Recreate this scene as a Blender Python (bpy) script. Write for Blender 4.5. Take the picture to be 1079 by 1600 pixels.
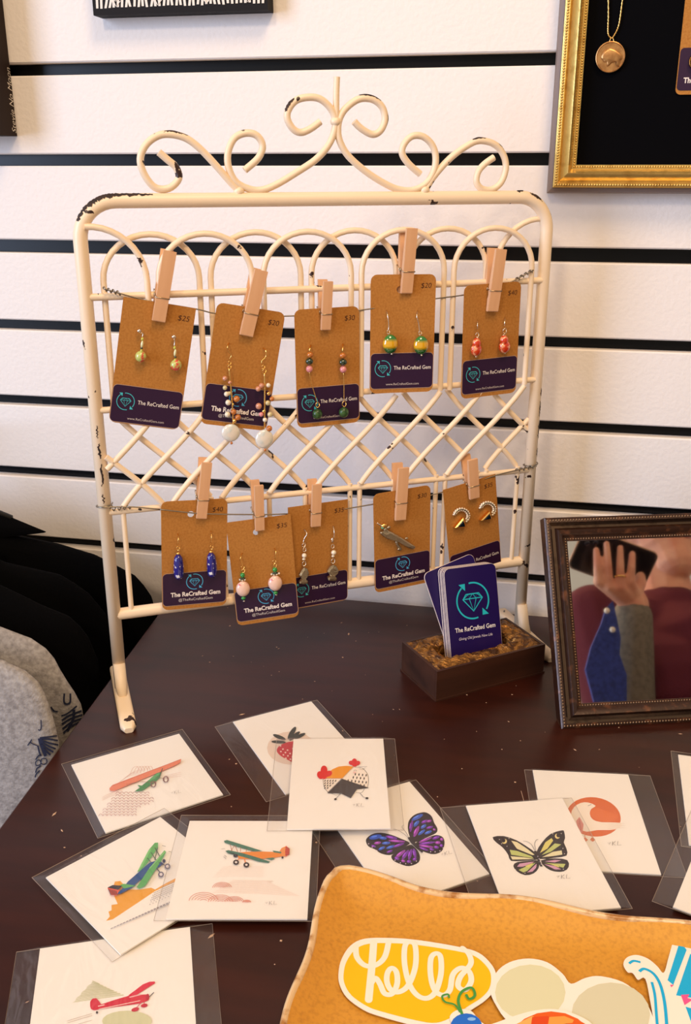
import bpy, bmesh, math, random
from mathutils import Vector, Matrix
from mathutils.bvhtree import BVHTree
random.seed(7)
for o in list(bpy.data.objects): bpy.data.objects.remove(o)
sc = bpy.context.scene
COL = sc.collection
# ------------------------------------------------------------------ camera
F_PX = 1487.14; PIT = .3450938; YAW = -.200043
CAM = Vector((0, -.86205, .411535))
cy, sy, cp, sp = math.cos(YAW), math.sin(YAW), math.cos(PIT), math.sin(PIT)
FW = Vector((sy*cp, cy*cp, -sp)); RT = Vector((cy, -sy, 0)); UP = RT.cross(FW)
cd = bpy.data.cameras.new('camera'); cam = bpy.data.objects.new('camera', cd); COL.objects.link(cam)
cd.sensor_fit = 'VERTICAL'; cd.sensor_height = 24; cd.lens = F_PX/1600*24; cd.clip_start = .01
cam.matrix_world = Matrix(((RT.x, UP.x, -FW.x, CAM.x), (RT.y, UP.y, -FW.y, CAM.y), (RT.z, UP.z, -FW.z, CAM.z), (0, 0, 0, 1)))
sc.camera = cam
# ------------------------------------------------------------------ world and lights
sc.view_settings.view_transform = 'Standard'; sc.view_settings.look = 'None'
sc.view_settings.gamma = 1; sc.view_settings.use_curve_mapping = False
sc.view_settings.exposure = -0.08
w = bpy.data.worlds.new('world'); sc.world = w; w.use_nodes = True
w.node_tree.nodes['Background'].inputs[0].default_value = (1.0, .84, .66, 1)
w.node_tree.nodes['Background'].inputs[1].default_value = .50
def area(name, loc, to, size, power, col):
    l = bpy.data.lights.new(name, 'AREA'); l.shape = 'RECTANGLE'; l.size, l.size_y = size; l.energy = power; l.color = col
    o = bpy.data.objects.new(name, l); COL.objects.link(o); o.location = loc
    o.rotation_euler = (Vector(to)-Vector(loc)).to_track_quat('-Z', 'Y').to_euler()
    return o
area('window_left_offscreen', (-2.4, -2.28, .85), (0, -.1, .25), (1.3, 1.8), 88, (.56, .70, 1.0))
area('ceiling_lamp_offscreen', (.35, -1.0, 1.75), (0, -.05, .2), (.5, .5), 17, (1.0, .68, .38))
area('ceiling_lamp_rear_offscreen', (-.55, -2.3, 1.75), (0, 0, .3), (.25, .25), 17, (1.0, .76, .52))
# ------------------------------------------------------------------ pixel helpers (photo 1079x1600)
def ray(px): return FW + RT*((px[0]-539.5)/F_PX) - UP*((px[1]-800)/F_PX)
def onplane(px, P, N):
    r = ray(px); return CAM + r*((Vector(P)-CAM).dot(N)/r.dot(N))
def on_z(px, z=0.): return onplane(px, (0, 0, z), Vector((0, 0, 1)))
def on_y(px, y=0.): return onplane(px, (0, y, 0), Vector((0, 1, 0)))
# ------------------------------------------------------------------ materials
def lin(c):
    if isinstance(c, str): c = tuple(int(c[i:i+2], 16) for i in (0, 2, 4))
    return tuple(((v/255)/12.92 if v/255 <= .04045 else ((v/255+.055)/1.055)**2.4) for v in c[:3]) + (1,)
MATS = {}
def mat(name, col=(200, 200, 200), rough=.5, metal=0, spec=.5, noise=None, bump=None, coat=0, trans=0, emit=None, alpha=None):
    """noise=(scale, colour2, low, high) mixes a second colour; bump=(scale, strength, distance)"""
    if name in MATS: return MATS[name]
    m = bpy.data.materials.new(name); m.use_nodes = True; nt = m.node_tree; b = nt.nodes['Principled BSDF']
    b.inputs['Base Color'].default_value = lin(col); b.inputs['Roughness'].default_value = rough
    b.inputs['Metallic'].default_value = metal; b.inputs['Specular IOR Level'].default_value = spec
    b.inputs['Coat Weight'].default_value = coat; b.inputs['Transmission Weight'].default_value = trans
    tc = nt.nodes.new('ShaderNodeTexCoord')
    if noise:
        n = nt.nodes.new('ShaderNodeTexNoise'); n.inputs['Scale'].default_value = noise[0]; n.inputs['Detail'].default_value = 5
        sc_ = noise[4] if len(noise) > 4 else (1, 1, 1)
        mp = nt.nodes.new('ShaderNodeMapping'); mp.inputs['Scale'].default_value = sc_
        nt.links.new(tc.outputs['Object'], mp.inputs[0]); nt.links.new(mp.outputs[0], n.inputs['Vector'])
        r = nt.nodes.new('ShaderNodeValToRGB'); r.color_ramp.elements[0].position = noise[2]; r.color_ramp.elements[1].position = noise[3]
        r.color_ramp.elements[0].color = lin(col); r.color_ramp.elements[1].color = lin(noise[1])
        nt.links.new(n.outputs['Fac'], r.inputs[0]); nt.links.new(r.outputs[0], b.inputs['Base Color'])
    if bump:
        n2 = nt.nodes.new('ShaderNodeTexNoise'); n2.inputs['Scale'].default_value = bump[0]; n2.inputs['Detail'].default_value = 4
        nt.links.new(tc.outputs['Object'], n2.inputs['Vector'])
        bp = nt.nodes.new('ShaderNodeBump'); bp.inputs['Strength'].default_value = bump[1]; bp.inputs['Distance'].default_value = bump[2]
        nt.links.new(n2.outputs['Fac'], bp.inputs['Height']); nt.links.new(bp.outputs[0], b.inputs['Normal'])
    MATS[name] = m
    return m
def ink_mat():
    m = bpy.data.materials.new('printed_ink'); m.use_nodes = True; nt = m.node_tree; b = nt.nodes['Principled BSDF']
    a = nt.nodes.new('ShaderNodeAttribute'); a.attribute_name = 'Col'
    nt.links.new(a.outputs['Color'], b.inputs['Base Color']); b.inputs['Roughness'].default_value = .55
    b.inputs['Specular IOR Level'].default_value = .25
    return m
INK = ink_mat()
def film_mat():
    m = bpy.data.materials.new('clear_film'); m.use_nodes = True; nt = m.node_tree; nt.nodes.clear()
    out = nt.nodes.new('ShaderNodeOutputMaterial'); t = nt.nodes.new('ShaderNodeBsdfTransparent')
    g = nt.nodes.new('ShaderNodeBsdfGlossy'); g.inputs['Roughness'].default_value = .22
    d = nt.nodes.new('ShaderNodeBsdfDiffuse'); d.inputs['Color'].default_value = (.80, .79, .77, 1)
    tc = nt.nodes.new('ShaderNodeTexCoord'); n = nt.nodes.new('ShaderNodeTexNoise'); n.inputs['Scale'].default_value = 60; n.inputs['Distortion'].default_value = 1.5
    mp = nt.nodes.new('ShaderNodeMapping'); mp.inputs['Scale'].default_value = (1, .35, 1)
    bp = nt.nodes.new('ShaderNodeBump'); bp.inputs['Strength'].default_value = .5; bp.inputs['Distance'].default_value = .002
    nt.links.new(tc.outputs['Object'], mp.inputs[0]); nt.links.new(mp.outputs[0], n.inputs['Vector'])
    nt.links.new(n.outputs['Fac'], bp.inputs['Height']); nt.links.new(bp.outputs[0], g.inputs['Normal'])
    m1 = nt.nodes.new('ShaderNodeMixShader'); m1.inputs[0].default_value = .22
    m2 = nt.nodes.new('ShaderNodeMixShader'); m2.inputs[0].default_value = .12
    nt.links.new(g.outputs[0], m1.inputs[1]); nt.links.new(d.outputs[0], m1.inputs[2])
    nt.links.new(t.outputs[0], m2.inputs[1]); nt.links.new(m1.outputs[0], m2.inputs[2]); nt.links.new(m2.outputs[0], out.inputs[0])
    return m
FILM = film_mat()
WALL = mat('slat_paint', (240, 233, 228), .6, spec=.3, bump=(260, .35, .0012))
BLACKG = mat('groove_black', (4, 5, 8), .3, spec=.22)
TABLE = mat('table_espresso', (44, 15, 8), .3, spec=.4, noise=(9, (58, 22, 12), .35, .7, (1, 7, 1)), bump=(500, .05, .0003))
ENAMEL = mat('cream_enamel', (246, 222, 190), .38, noise=(62, (52, 30, 24), .668, .676), bump=(90, .12, .0006))
KRAFT = mat('kraft_card', (184, 126, 62), .85, spec=.1, noise=(600, (164, 106, 48), .4, .75))
WOODPIN = mat('birch_wood', (232, 184, 140), .6, spec=.2, noise=(60, (214, 160, 116), .35, .75, (1, 1, .12)))
WIRE = mat('steel_wire', (150, 140, 125), .35, metal=1)
SPRING = mat('spring_steel', (190, 170, 140), .3, metal=1)
GOLD = mat('gold_wire', (255, 205, 120), .22, metal=1)
SILVER = mat('silver_wire', (240, 225, 205), .2, metal=1)
PAPER = mat('white_card_stock', (250, 243, 233), .7, spec=.15)
PURPLE = mat('label_aubergine', (44, 16, 50), .42, spec=.4)
# ------------------------------------------------------------------ mesh helpers
class MB:
    def __init__(s): s.v = []; s.f = []; s.c = []
    def add(s, vs, fs, col=None):
        o = len(s.v); s.v += [tuple(v) for v in vs]; s.f += [tuple(i+o for i in f) for f in fs]
        s.c += [col]*len(fs)
    def box(s, a, b):
        x0, y0, z0 = a; x1, y1, z1 = b
        s.add([(x0,y0,z0),(x1,y0,z0),(x1,y1,z0),(x0,y1,z0),(x0,y0,z1),(x1,y0,z1),(x1,y1,z1),(x0,y1,z1)],
              [(0,3,2,1),(4,5,6,7),(0,1,5,4),(1,2,6,5),(2,3,7,6),(3,0,4,7)])
    def tube(s, pts, r, n=8, closed=False, caps=True):
        pts = [Vector(p) for p in pts]; N = len(pts); rs = r if isinstance(r, (list, tuple)) else [r]*N
        vs = []; prev = None
        for i, p in enumerate(pts):
            if closed: t = pts[(i+1) % N]-pts[i-1]
            else: t = pts[min(i+1, N-1)]-pts[max(i-1, 0)]
            t = t.normalized() if t.length > 1e-9 else Vector((0, 0, 1))
            if prev is None:
                a = Vector((0, 0, 1)) if abs(t.z) < .9 else Vector((1, 0, 0)); u = t.cross(a).normalized()
            else:
                u = prev-t*prev.dot(t); u = u.normalized() if u.length > 1e-9 else t.orthogonal().normalized()
            prev = u; v = t.cross(u)
            vs += [p+(u*math.cos(2*math.pi*k/n)+v*math.sin(2*math.pi*k/n))*rs[i] for k in range(n)]
        fs = []
        for i in range(N if closed else N-1):
            j = (i+1) % N
            fs += [(i*n+k, i*n+(k+1) % n, j*n+(k+1) % n, j*n+k) for k in range(n)]
        if caps and not closed: fs += [tuple(range(n-1, -1, -1)), tuple(range((N-1)*n, N*n))]
        s.add(vs, fs)
    def ball(s, c, r, n=10, m=7, M=None):
        c = Vector(c); r = r if isinstance(r, (list, tuple)) else (r, r, r); vs = []; fs = []
        for i in range(m+1):
            th = math.pi*i/m
            for k in range(n):
                a = 2*math.pi*k/n; p = Vector((r[0]*math.sin(th)*math.cos(a), r[1]*math.sin(th)*math.sin(a), r[2]*math.cos(th)))
                vs.append(c+(M @ p if M else p))
        for i in range(m): fs += [(i*n+k, (i+1)*n+k, (i+1)*n+(k+1) % n, i*n+(k+1) % n) for k in range(n)]
        s.add(vs, fs)
    def prism(s, poly, M, t0, t1):
        """2D outline extruded from t0 to t1 along local y, M maps (x, y, z)"""
        n = len(poly); vs = [M @ Vector((x, t0, z)) for x, z in poly]+[M @ Vector((x, t1, z)) for x, z in poly]
        s.add(vs, [tuple(range(n)), tuple(range(2*n-1, n-1, -1))]+[(i, i+n, (i+1) % n+n, (i+1) % n) for i in range(n)])
    def build(s, name, m, parent=None, smooth=False, loc=None, ang=None):
        me = bpy.data.meshes.new(name); me.from_pydata(s.v, [], s.f); me.materials.append(m)
        if any(c is not None for c in s.c):
            at = me.color_attributes.new('Col', 'FLOAT_COLOR', 'CORNER')
            for p in me.polygons:
                for li in p.loop_indices: at.data[li].color = s.c[p.index] or (1, 1, 1, 1)
        bm = bmesh.new(); bm.from_mesh(me); bmesh.ops.recalc_face_normals(bm, faces=bm.faces); bm.to_mesh(me); bm.free()
        if smooth:
            for p in me.polygons: p.use_smooth = True
            if ang: me.set_sharp_from_angle(angle=ang)
        o = bpy.data.objects.new(name, me); COL.objects.link(o)
        if parent: o.parent = parent
        if loc: o.location = loc
        return o
def tag(o, label, cat, group=None):
    o['label'] = label; o['category'] = cat
    if group: o['group'] = group
    return o
def struct(o): o['kind'] = 'structure'; return o
def empty(name, loc=(0, 0, 0), M=None):
    o = bpy.data.objects.new(name, None); COL.objects.link(o); o.empty_display_size = .02
    if M is not None: o.matrix_world = M
    else: o.location = loc
    return o
def smooth_path(pts, n=6, closed=False):
    P = [Vector(p) for p in pts]; out = []; N = len(P)
    for i in range(N if closed else N-1):
        g = (lambda k: P[k % N]) if closed else (lambda k: P[max(0, min(N-1, k))])
        a, b, c, d = g(i-1), g(i), g(i+1), g(i+2)
        for k in range(n):
            t = k/n; out.append(.5*((2*b)+(c-a)*t+(2*a-5*b+4*c-d)*t*t+(3*b-a-3*c+d)*t**3))
    if not closed: out.append(P[-1])
    return out
def rrect(x0, z0, x1, z1, r, n=5, corners=(1, 1, 1, 1)):
    """rounded outline, corners order: BL, BR, TR, TL"""
    out = []
    for (cx, cz, a0), on in zip(((x0+r, z0+r, 180), (x1-r, z0+r, 270), (x1-r, z1-r, 0), (x0+r, z1-r, 90)), corners):
        if on: out += [(cx+r*math.cos(math.radians(a0+90*k/n)), cz+r*math.sin(math.radians(a0+90*k/n))) for k in range(n+1)]
        else:
            a = math.radians(a0+45); out.append((cx+r*math.sqrt(2)*math.cos(a), cz+r*math.sqrt(2)*math.sin(a)))
    return out
# ------------------------------------------------------------------ lettering
_txt = {}
def text_geo(s, bold=0.0, shear=0.0):
    k = (s, bold, shear)
    if k in _txt: return _txt[k]
    cu = bpy.data.curves.new('lettering', 'FONT'); cu.body = s; cu.size = 1; cu.offset = bold; cu.shear = shear; cu.resolution_u = 3
    o = bpy.data.objects.new('lettering', cu); COL.objects.link(o)
    bpy.context.view_layer.update()
    me = bpy.data.meshes.new_from_object(o.evaluated_get(bpy.context.evaluated_depsgraph_get()))
    vs = [(v.co.x, v.co.y) for v in me.vertices]; fs = [tuple(p.vertices) for p in me.polygons]
    bpy.data.objects.remove(o); bpy.data.curves.remove(cu); bpy.data.meshes.remove(me)
    x0 = min(v[0] for v in vs); x1 = max(v[0] for v in vs)
    vs = [((v[0]-x0)/(x1-x0), v[1]/(x1-x0)) for v in vs]       # unit width, baseline 0
    _txt[k] = (vs, fs); return _txt[k]
class Draw:
    """flat print on a surface: 2D shapes (u, v) in metres, layered along the surface normal"""
    def __init__(s, to_uv=None, tr=(0, 0, 1)): s.mb = MB(); s.h = .00012; s.to = to_uv; s.tr = tr; s.step = .000012
    def uv(s, p):
        if s.to is None: return Vector((p[0], p[1]))
        ox, oy, k = s.tr; return s.to((ox+p[0]/k, oy+p[1]/k))
    def _poly(s, uvs, col):
        s.h += s.step
        bm = bmesh.new(); vs = [bm.verts.new((u[0], u[1], s.h)) for u in uvs]
        try: f = bm.faces.new(vs)
        except Exception: bm.free(); return
        r = bmesh.ops.triangulate(bm, faces=[f]); bm.verts.index_update()
        s.mb.add([v.co[:] for v in bm.verts], [[v.index for v in g.verts] for g in bm.faces], lin(col)); bm.free()
    def poly(s, pts, col, sm=0):
        u = [s.uv(p) for p in pts]
        if sm: u = smooth_path(u, sm, True)
        s._poly(u, col)
    def ell(s, cx, cy, rx, ry, col, rot=0, n=20):
        a = math.radians(rot); c, d = math.cos(a), math.sin(a)
        s._poly([s.uv((cx+rx*math.cos(t)*c-ry*math.sin(t)*d, cy+rx*math.cos(t)*d+ry*math.sin(t)*c)) for t in (2*math.pi*k/n for k in range(n))], col)
    def line(s, pts, wd, col, sm=0, closed=False):
        """wd in source units"""
        k = s.tr[2] if s.to else 1
        u = [s.uv(p) for p in pts]
        if sm: u = smooth_path(u, sm, closed)
        if s.to:
            a = s.uv(pts[0]); b = s.uv((pts[0][0]+10, pts[0][1])); wd = wd*(b-a).length/10
        s.h += s.step; vs = []; n = len(u)
        if s.to and wd > .0022:
            for i in range(n):
                p = u[i]; k0 = len(vs); vs = [(p.x+wd/2*math.cos(2*math.pi*k/12), p.y+wd/2*math.sin(2*math.pi*k/12), s.h) for k in range(12)]
                s.mb.add(vs, [tuple(range(12))], lin(col)); s.h += s.step*.02
                if i < n-1 and (u[i+1]-p).length > 1e-7:
                    t = (u[i+1]-p).normalized(); q = Vector((-t.y, t.x))*wd/2; e = u[i+1]
                    s.mb.add([(p.x+q.x, p.y+q.y, s.h), (p.x-q.x, p.y-q.y, s.h), (e.x-q.x, e.y-q.y, s.h), (e.x+q.x, e.y+q.y, s.h)], [(0, 1, 2, 3)], lin(col)); s.h += s.step*.02
            return
        for i, p in enumerate(u):
            t = (u[(i+1) % n]-u[i-1]) if closed else u[min(i+1, n-1)]-u[max(i-1, 0)]
            if t.length < 1e-9: t = Vector((1, 0))
            q = Vector((-t.y, t.x)).normalized()*wd/2
            vs += [(p.x+q.x, p.y+q.y, s.h), (p.x-q.x, p.y-q.y, s.h)]
        fs = [(2*i, 2*i+1, 2*i+3, 2*i+2) for i in range(n-1)]
        if closed: fs.append((2*n-2, 2*n-1, 1, 0))
        s.mb.add(vs, fs, lin(col))
    def text(s, st, p0, p1, col, bold=0.0, shear=0.0, hs=1.0):
        a, b = s.uv(p0), s.uv(p1); ex = b-a; ez = Vector((-ex.y, ex.x))*hs
        s.h += s.step; vs, fs = text_geo(st, bold, shear)
        s.mb.add([(a.x+ex.x*x+ez.x*z, a.y+ex.y*x+ez.y*z, s.h) for x, z in vs], fs, lin(col))
    def ring(s, cx, cy, rx, ry, wd, col, a0=0, a1=360, rot=0, n=24):
        c, d = math.cos(math.radians(rot)), math.sin(math.radians(rot)); pts = []
        for k in range(n+1):
            t = math.radians(a0+(a1-a0)*k/n); x, y = rx*math.cos(t), ry*math.sin(t); pts.append((cx+x*c-y*d, cy+x*d+y*c))
        s.line(pts, wd, col)
    def build(s, name, parent, M=None):
        o = s.mb.build(name, INK, parent)
        if M is not None: o.matrix_local = M
        return o
# (u, v, n) drawing space to a surface whose plane is local x-z facing -y
XZ = Matrix(((1, 0, 0, 0), (0, 0, -1, 0), (0, 1, 0, 0), (0, 0, 0, 1)))
def logo(d, cx, cz, r, col, wd):
    """circling arrows round a cut diamond"""
    d.ring(cx, cz, r, r, wd, col, -35, 100); d.ring(cx, cz, r, r, wd, col, 130, 285)
    for a in (128, -42):
        t = math.radians(a); x, z = cx+r*math.cos(t), cz+r*math.sin(t); q = r*.2
        d.poly([(x-q, z+q*.9), (x+q, z+q), (x+q*.9, z-q)] if a > 0 else [(x+q, z-q*.9), (x-q, z-q), (x-q*.9, z+q)], col)
    g = r*.62; T = cz+g*.62; Mi = cz+g*.2; B = cz-g*.95
    A, Bq, Cq, Dq = (cx-g*.65, T), (cx+g*.65, T), (cx-g, Mi), (cx+g, Mi)
    d.line([A, Bq, Dq, (cx, B), Cq, A], wd*.75, col); d.line([Cq, Dq], wd*.6, col)
    d.line([Cq, (cx-g*.4, T), (cx-g*.35, Mi), (cx, T), (cx+g*.35, Mi), (cx+g*.4, T), Dq], wd*.5, col)
    d.line([(cx-g*.35, Mi), (cx, B), (cx+g*.35, Mi)], wd*.5, col)
# ================================================================== SETTING
YW = .020                                                       # face of the slatwall
FLOOR = -.76
wb = MB(); wb.box((-2.2, YW+.011, FLOOR), (2.2, YW+.03, 1.55))
wall = struct(wb.build('wall_back', BLACKG))
def gz(k): return .411535+(.501234-.0762*k-.411535)*(.88205/.86205)      # upper lip of groove k
for k in range(-13, 16):
    top = gz(k-1)-(.0125 if k-1 == 2 else .0103); bot = gz(k)
    if top < FLOOR: break
    s = MB(); bot = max(bot, FLOOR); b = .0012
    s.v = [(-2.2, YW+.0108, bot), (2.2, YW+.0108, bot), (2.2, YW+.0108, top), (-2.2, YW+.0108, top),
           (-2.2, YW+b, bot), (2.2, YW+b, bot), (2.2, YW+b, top), (-2.2, YW+b, top),
           (-2.2, YW, bot+b), (2.2, YW, bot+b), (2.2, YW, top-b), (-2.2, YW, top-b)]
    s.f = [(0, 1, 2, 3), (0, 4, 5, 1), (2, 6, 7, 3), (4, 8, 9, 5), (6, 10, 11, 7), (8, 11, 10, 9), (0, 3, 7, 4), (4, 7, 11, 8), (1, 5, 6, 2), (5, 9, 10, 6)]
    s.c = [None]*len(s.f)
    s.build('slat_panel', WALL, wall)
fb = MB(); fb.box((-2.2, -3.0, FLOOR-.03), (2.2, YW+.03, FLOOR))
struct(fb.build('floor', mat('floor_wood', (120, 86, 60), .5, noise=(6, (92, 62, 42), .3, .7, (1, 12, 1)))))
# ------------------------------------------------------------------ table
def tedge(y): return -.330-.0604*(y+.392)
tb = empty('display_table', (.25, -.3, FLOOR)); tag(tb, 'dark espresso brown wooden table carrying the white rack and art prints', 'table')
ti = Matrix.Translation((-.25, .3, -FLOOR))
m = MB(); P = [(tedge(.003), .003), (tedge(-.60), -.60), (.95, -.60), (.95, .003)]
def slab(m, P, z0, z1, bv=.0015):
    n = len(P); cx = sum(p[0] for p in P)/n; cyy = sum(p[1] for p in P)/n
    ins = [(p[0]+(bv if p[0] < cx else -bv), p[1]+(bv if p[1] < cyy else -bv)) for p in P]
    vs = [(x, y, z0) for x, y in P]+[(x, y, z1-bv) for x, y in P]+[(x, y, z1) for x, y in ins]
    fs = [tuple(range(n-1, -1, -1)), tuple(range(2*n, 3*n))]
    for r in (0, n): fs += [(r+i, r+(i+1) % n, r+n+(i+1) % n, r+n+i) for i in range(n)]
    m.add([ti @ Vector(v) for v in vs], fs)
slab(m, P, -.028, 0); m.build('table_top', TABLE, tb)
m = MB()
for a, b in (((-.27, -.55, -.11), (.88, -.53, -.028)), ((-.27, -.05, -.11), (.88, -.03, -.028)), ((-.27, -.53, -.11), (-.25, -.05, -.028)), ((.86, -.53, -.11), (.88, -.05, -.028))):
    m.box(ti @ Vector(a), ti @ Vector(b))
m.build('apron', TABLE, tb)
for x, y in ((-.275, -.555), (-.275, -.075), (.835, -.555), (.835, -.075)):
    m = MB(); m.box(ti @ Vector((x, y, FLOOR)), ti @ Vector((x+.05, y+.05, -.028))); m.build('leg', TABLE, tb)
random.seed(11); m = MB()                                        # dust flecks and lint on the table
for i in range(230):
    x, y = random.uniform(-.31, .30), random.uniform(-.58, -.02); r = random.choice((.0003, .0004, .0005, .0006, .0009)); a = random.uniform(0, 3.14); l = r*random.choice((1, 1, 1.5, 3))
    if x < tedge(y)+.01: continue
    c, q = math.cos(a), math.sin(a); m.add([(x+l*c, y+l*q, .0002), (x-r*q, y+r*c, .0002), (x-l*c, y-l*q, .0002), (x+r*q, y-r*c, .0002), (x, y, .0005)], [(0, 1, 4), (1, 2, 4), (2, 3, 4), (3, 0, 4), (3, 2, 1, 0)])
for pts in ([(.005, -.335, .0003), (.014, -.318, .0003), (.012, -.300, .0003), (.009, -.285, .0003)], [(.004, -.33, .0003), (.002, -.322, .0003)]):
    m.tube(pts, .00018, 4)
o = m.build('dust_flecks', mat('lint', (196, 160, 130), .9)); o['kind'] = 'stuff'; tag(o, 'pale dust flecks and lint scattered over the dark table', 'dust')
# ================================================================== RACK
RA = math.radians(29.334); RB = Vector((-.32102, -.2175, 0))
RM = Matrix.Translation(RB) @ Matrix.Rotation(RA, 4, 'Z'); RMI = RM.inverted()
RN = Vector((-math.sin(RA), math.cos(RA), 0))
def rk(px, off=0.):
    return RMI @ onplane(px, RB+RN*off, RN)
rack = empty('jewelry_display_rack', M=RM)
tag(rack, 'distressed cream metal rack with scroll crest, arched wires and lattice on the table', 'display rack')
RW = .3682; RH = .391; TR = .0052
path = [(0, 0, .004)]
for a in range(0, 91, 10):
    t = math.radians(a); path.append((.026-.026*math.cos(t), 0, RH-.026+.026*math.sin(t)))
path += [(RW-p[0], 0, p[2]) for p in reversed(path)]
m = MB(); m.tube(path, TR, 14); m.build('frame_tube', ENAMEL, rack, True)
def rodpart(name, pts, r, sm=0, n=9):
    m = MB(); m.tube(smooth_path(pts, sm) if sm else pts, r, n); return m.build(name, ENAMEL, rack, True, ang=1.0)
ZR = [.3255, .2425, .1615, .0735]                                # wire rails from the top down
rodpart('rail', [(-.001, -.002, ZR[0]), (RW+.001, -.002, ZR[0])], .0027)
rodpart('rail', [(0, -.002, ZR[1]), (RW, -.002, ZR[1])], .0025)
rodpart('rail', [(0, -.002, ZR[2]), (RW, -.002, ZR[2])], .0025)
rodpart('bottom_rail', [(0, 0, ZR[3]), (RW, 0, ZR[3])], .0048, n=12)
GAP = .0085; L0 = .0135; PP = (RW-2*L0+GAP)/9
ZT = .368; zs = ZT-(2*PP-GAP)/2*.92
def leg_x(k, right): return L0+k*PP if right else L0+k*PP-GAP
def lattice(x, dirn, yo):
    """wire from a leg at the second rail slanting to the third rail, then straight down"""
    x2 = x+dirn*(2*PP-GAP); z1, z2 = ZR[1]-.004, ZR[2]+.004; lo, hi = .004, RW-.004
    pts = [(x, yo, z1)]; N = 14; clipped = False
    for i in range(1, N+1):
        t = i/N; s_ = t*t*(3-2*t)*.25+t*.75; xx = x+(x2-x)*s_; zz = z1+(z2-z1)*t
        if xx < lo or xx > hi:
            px, pz = pts[-1][0], pts[-1][2]; b = lo if xx < lo else hi; q = (b-px)/(xx-px); pts.append((b, yo, pz+(zz-pz)*q)); clipped = True; break
        pts.append((xx, yo, zz))
    return pts, clipped
for k in range(-1, 9):
    xl, xr = leg_x(k, True), leg_x(k+2, False); c = (xl+xr)/2; hw = (xr-xl)/2; yo = -.004 if k % 2 else .001
    pts = [(xl, yo, ZR[1]-.003), (xl, yo, zs)] if 0 <= xl else []
    n = 18
    for i in range(n+1):
        t = math.pi*i/n; x = c-hw*math.cos(t); z = zs+(ZT-zs)*math.sin(t)
        if k == -1: z += .012*max(0, 1-i/n)
        if k == 8: z += .012*(i/n)
        if -.001 <= x <= RW+.001: pts.append((x, yo, z))
    if xr <= RW: pts += [(xr, yo, ZR[1]-.003)]
    rodpart('arch_wire', pts, .0023)
for k in range(0, 10):
    for right in (False, True):
        if (k == 0 and not right) or (k == 9 and right): continue
        x = leg_x(k, right); yo = .0015 if right else -.0045
        pts, cl = lattice(x, 1 if right else -1, yo); rodpart('lattice_wire', pts, .0023)
        if cl:      # mirrored wire that leaves the post and reaches the third rail
            q = [(p[0], p[1], ZR[1]+ZR[2]-p[2]) for p in pts]; rodpart('lattice_wire', q, .0023)
        rodpart('spindle', [(x, -.002, ZR[2]+.004), (x, -.001, ZR[3])], .0021)
def scroll(pxs, r=.0026):
    pts = [rk(p) for p in pxs]; rodpart('scroll', [(p.x, 0, p.z) for p in pts], r, 5)
scroll([(248,238),(262,250),(275,262),(279,279),(264,294),(242,293),(225,272),(219,248),(228,226),(247,212),(268,210),(292,217),(315,235),(340,262),(360,285),(374,299)])
scroll([(382,266),(403,247),(410,228),(401,212),(384,208),(366,216),(356,238),(357,262),(368,284),(388,295),(408,297),(432,288),(462,270),(492,250),(512,228),(522,205),(523,185),(515,168),(500,155),(482,152),(462,157),(450,172),(449,187),(458,202),(470,207),(485,201),(500,190)])
scroll([(553,190),(564,201),(581,210),(594,204),(601,187),(597,168),(583,156),(564,154),(548,162),(534,177),(528,196),(530,219),(544,244),(571,268),(599,286),(622,296),(645,297),(666,286),(678,265),(680,242),(673,224),(659,213),(643,213),(631,225),(628,240),(638,256),(656,272)])
scroll([(664,297),(678,275),(701,249),(724,231),(747,220),(771,225),(785,240),(790,261),(783,284),(768,296),(752,295),(744,284),(747,268),(757,256),(771,246)])
scroll([(526,120),(525,150),(525,192)], .0024)
for px in ((524, 190), (373, 299), (663, 297)):
    p = rk(px); m = MB(); m.ball((p.x, 0, p.z), (.0042, .004, .0035), 10, 6); m.build('weld_bead', ENAMEL, rack, True)
for x in (0, RW):                                                # flat feet, set across the posts
    m = MB(); y0, y1 = -.061, .042
    prof = rrect(-.0062, 0, .0062, .0075, .003, 3)
    n = len(prof); vs = []
    for y, k in ((y0, .55), (y0+.004, 1), (y1-.004, 1), (y1, .55)):
        vs += [(x+a*k, y, .0001+b*k) for a, b in prof]
    fs = [tuple(range(n)), tuple(range(4*n-1, 3*n-1, -1))]
    for r in range(3): fs += [(r*n+i, r*n+(i+1) % n, (r+1)*n+(i+1) % n, (r+1)*n+i) for i in range(n)]
    m.add(vs, fs); m.build('foot', ENAMEL, rack, True, ang=.8)
    m = MB(); m.tube([(x, -.016, .006), (x, -.008, .012), (x, -.002, .03)], [.0035, .005, .0048], 10); m.build('foot_sleeve', ENAMEL, rack, True)
CHIP = mat('bare_rusted_metal', (58, 36, 28), .7, noise=(300, (36, 22, 18), .4, .6)); random.seed(21)
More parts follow.
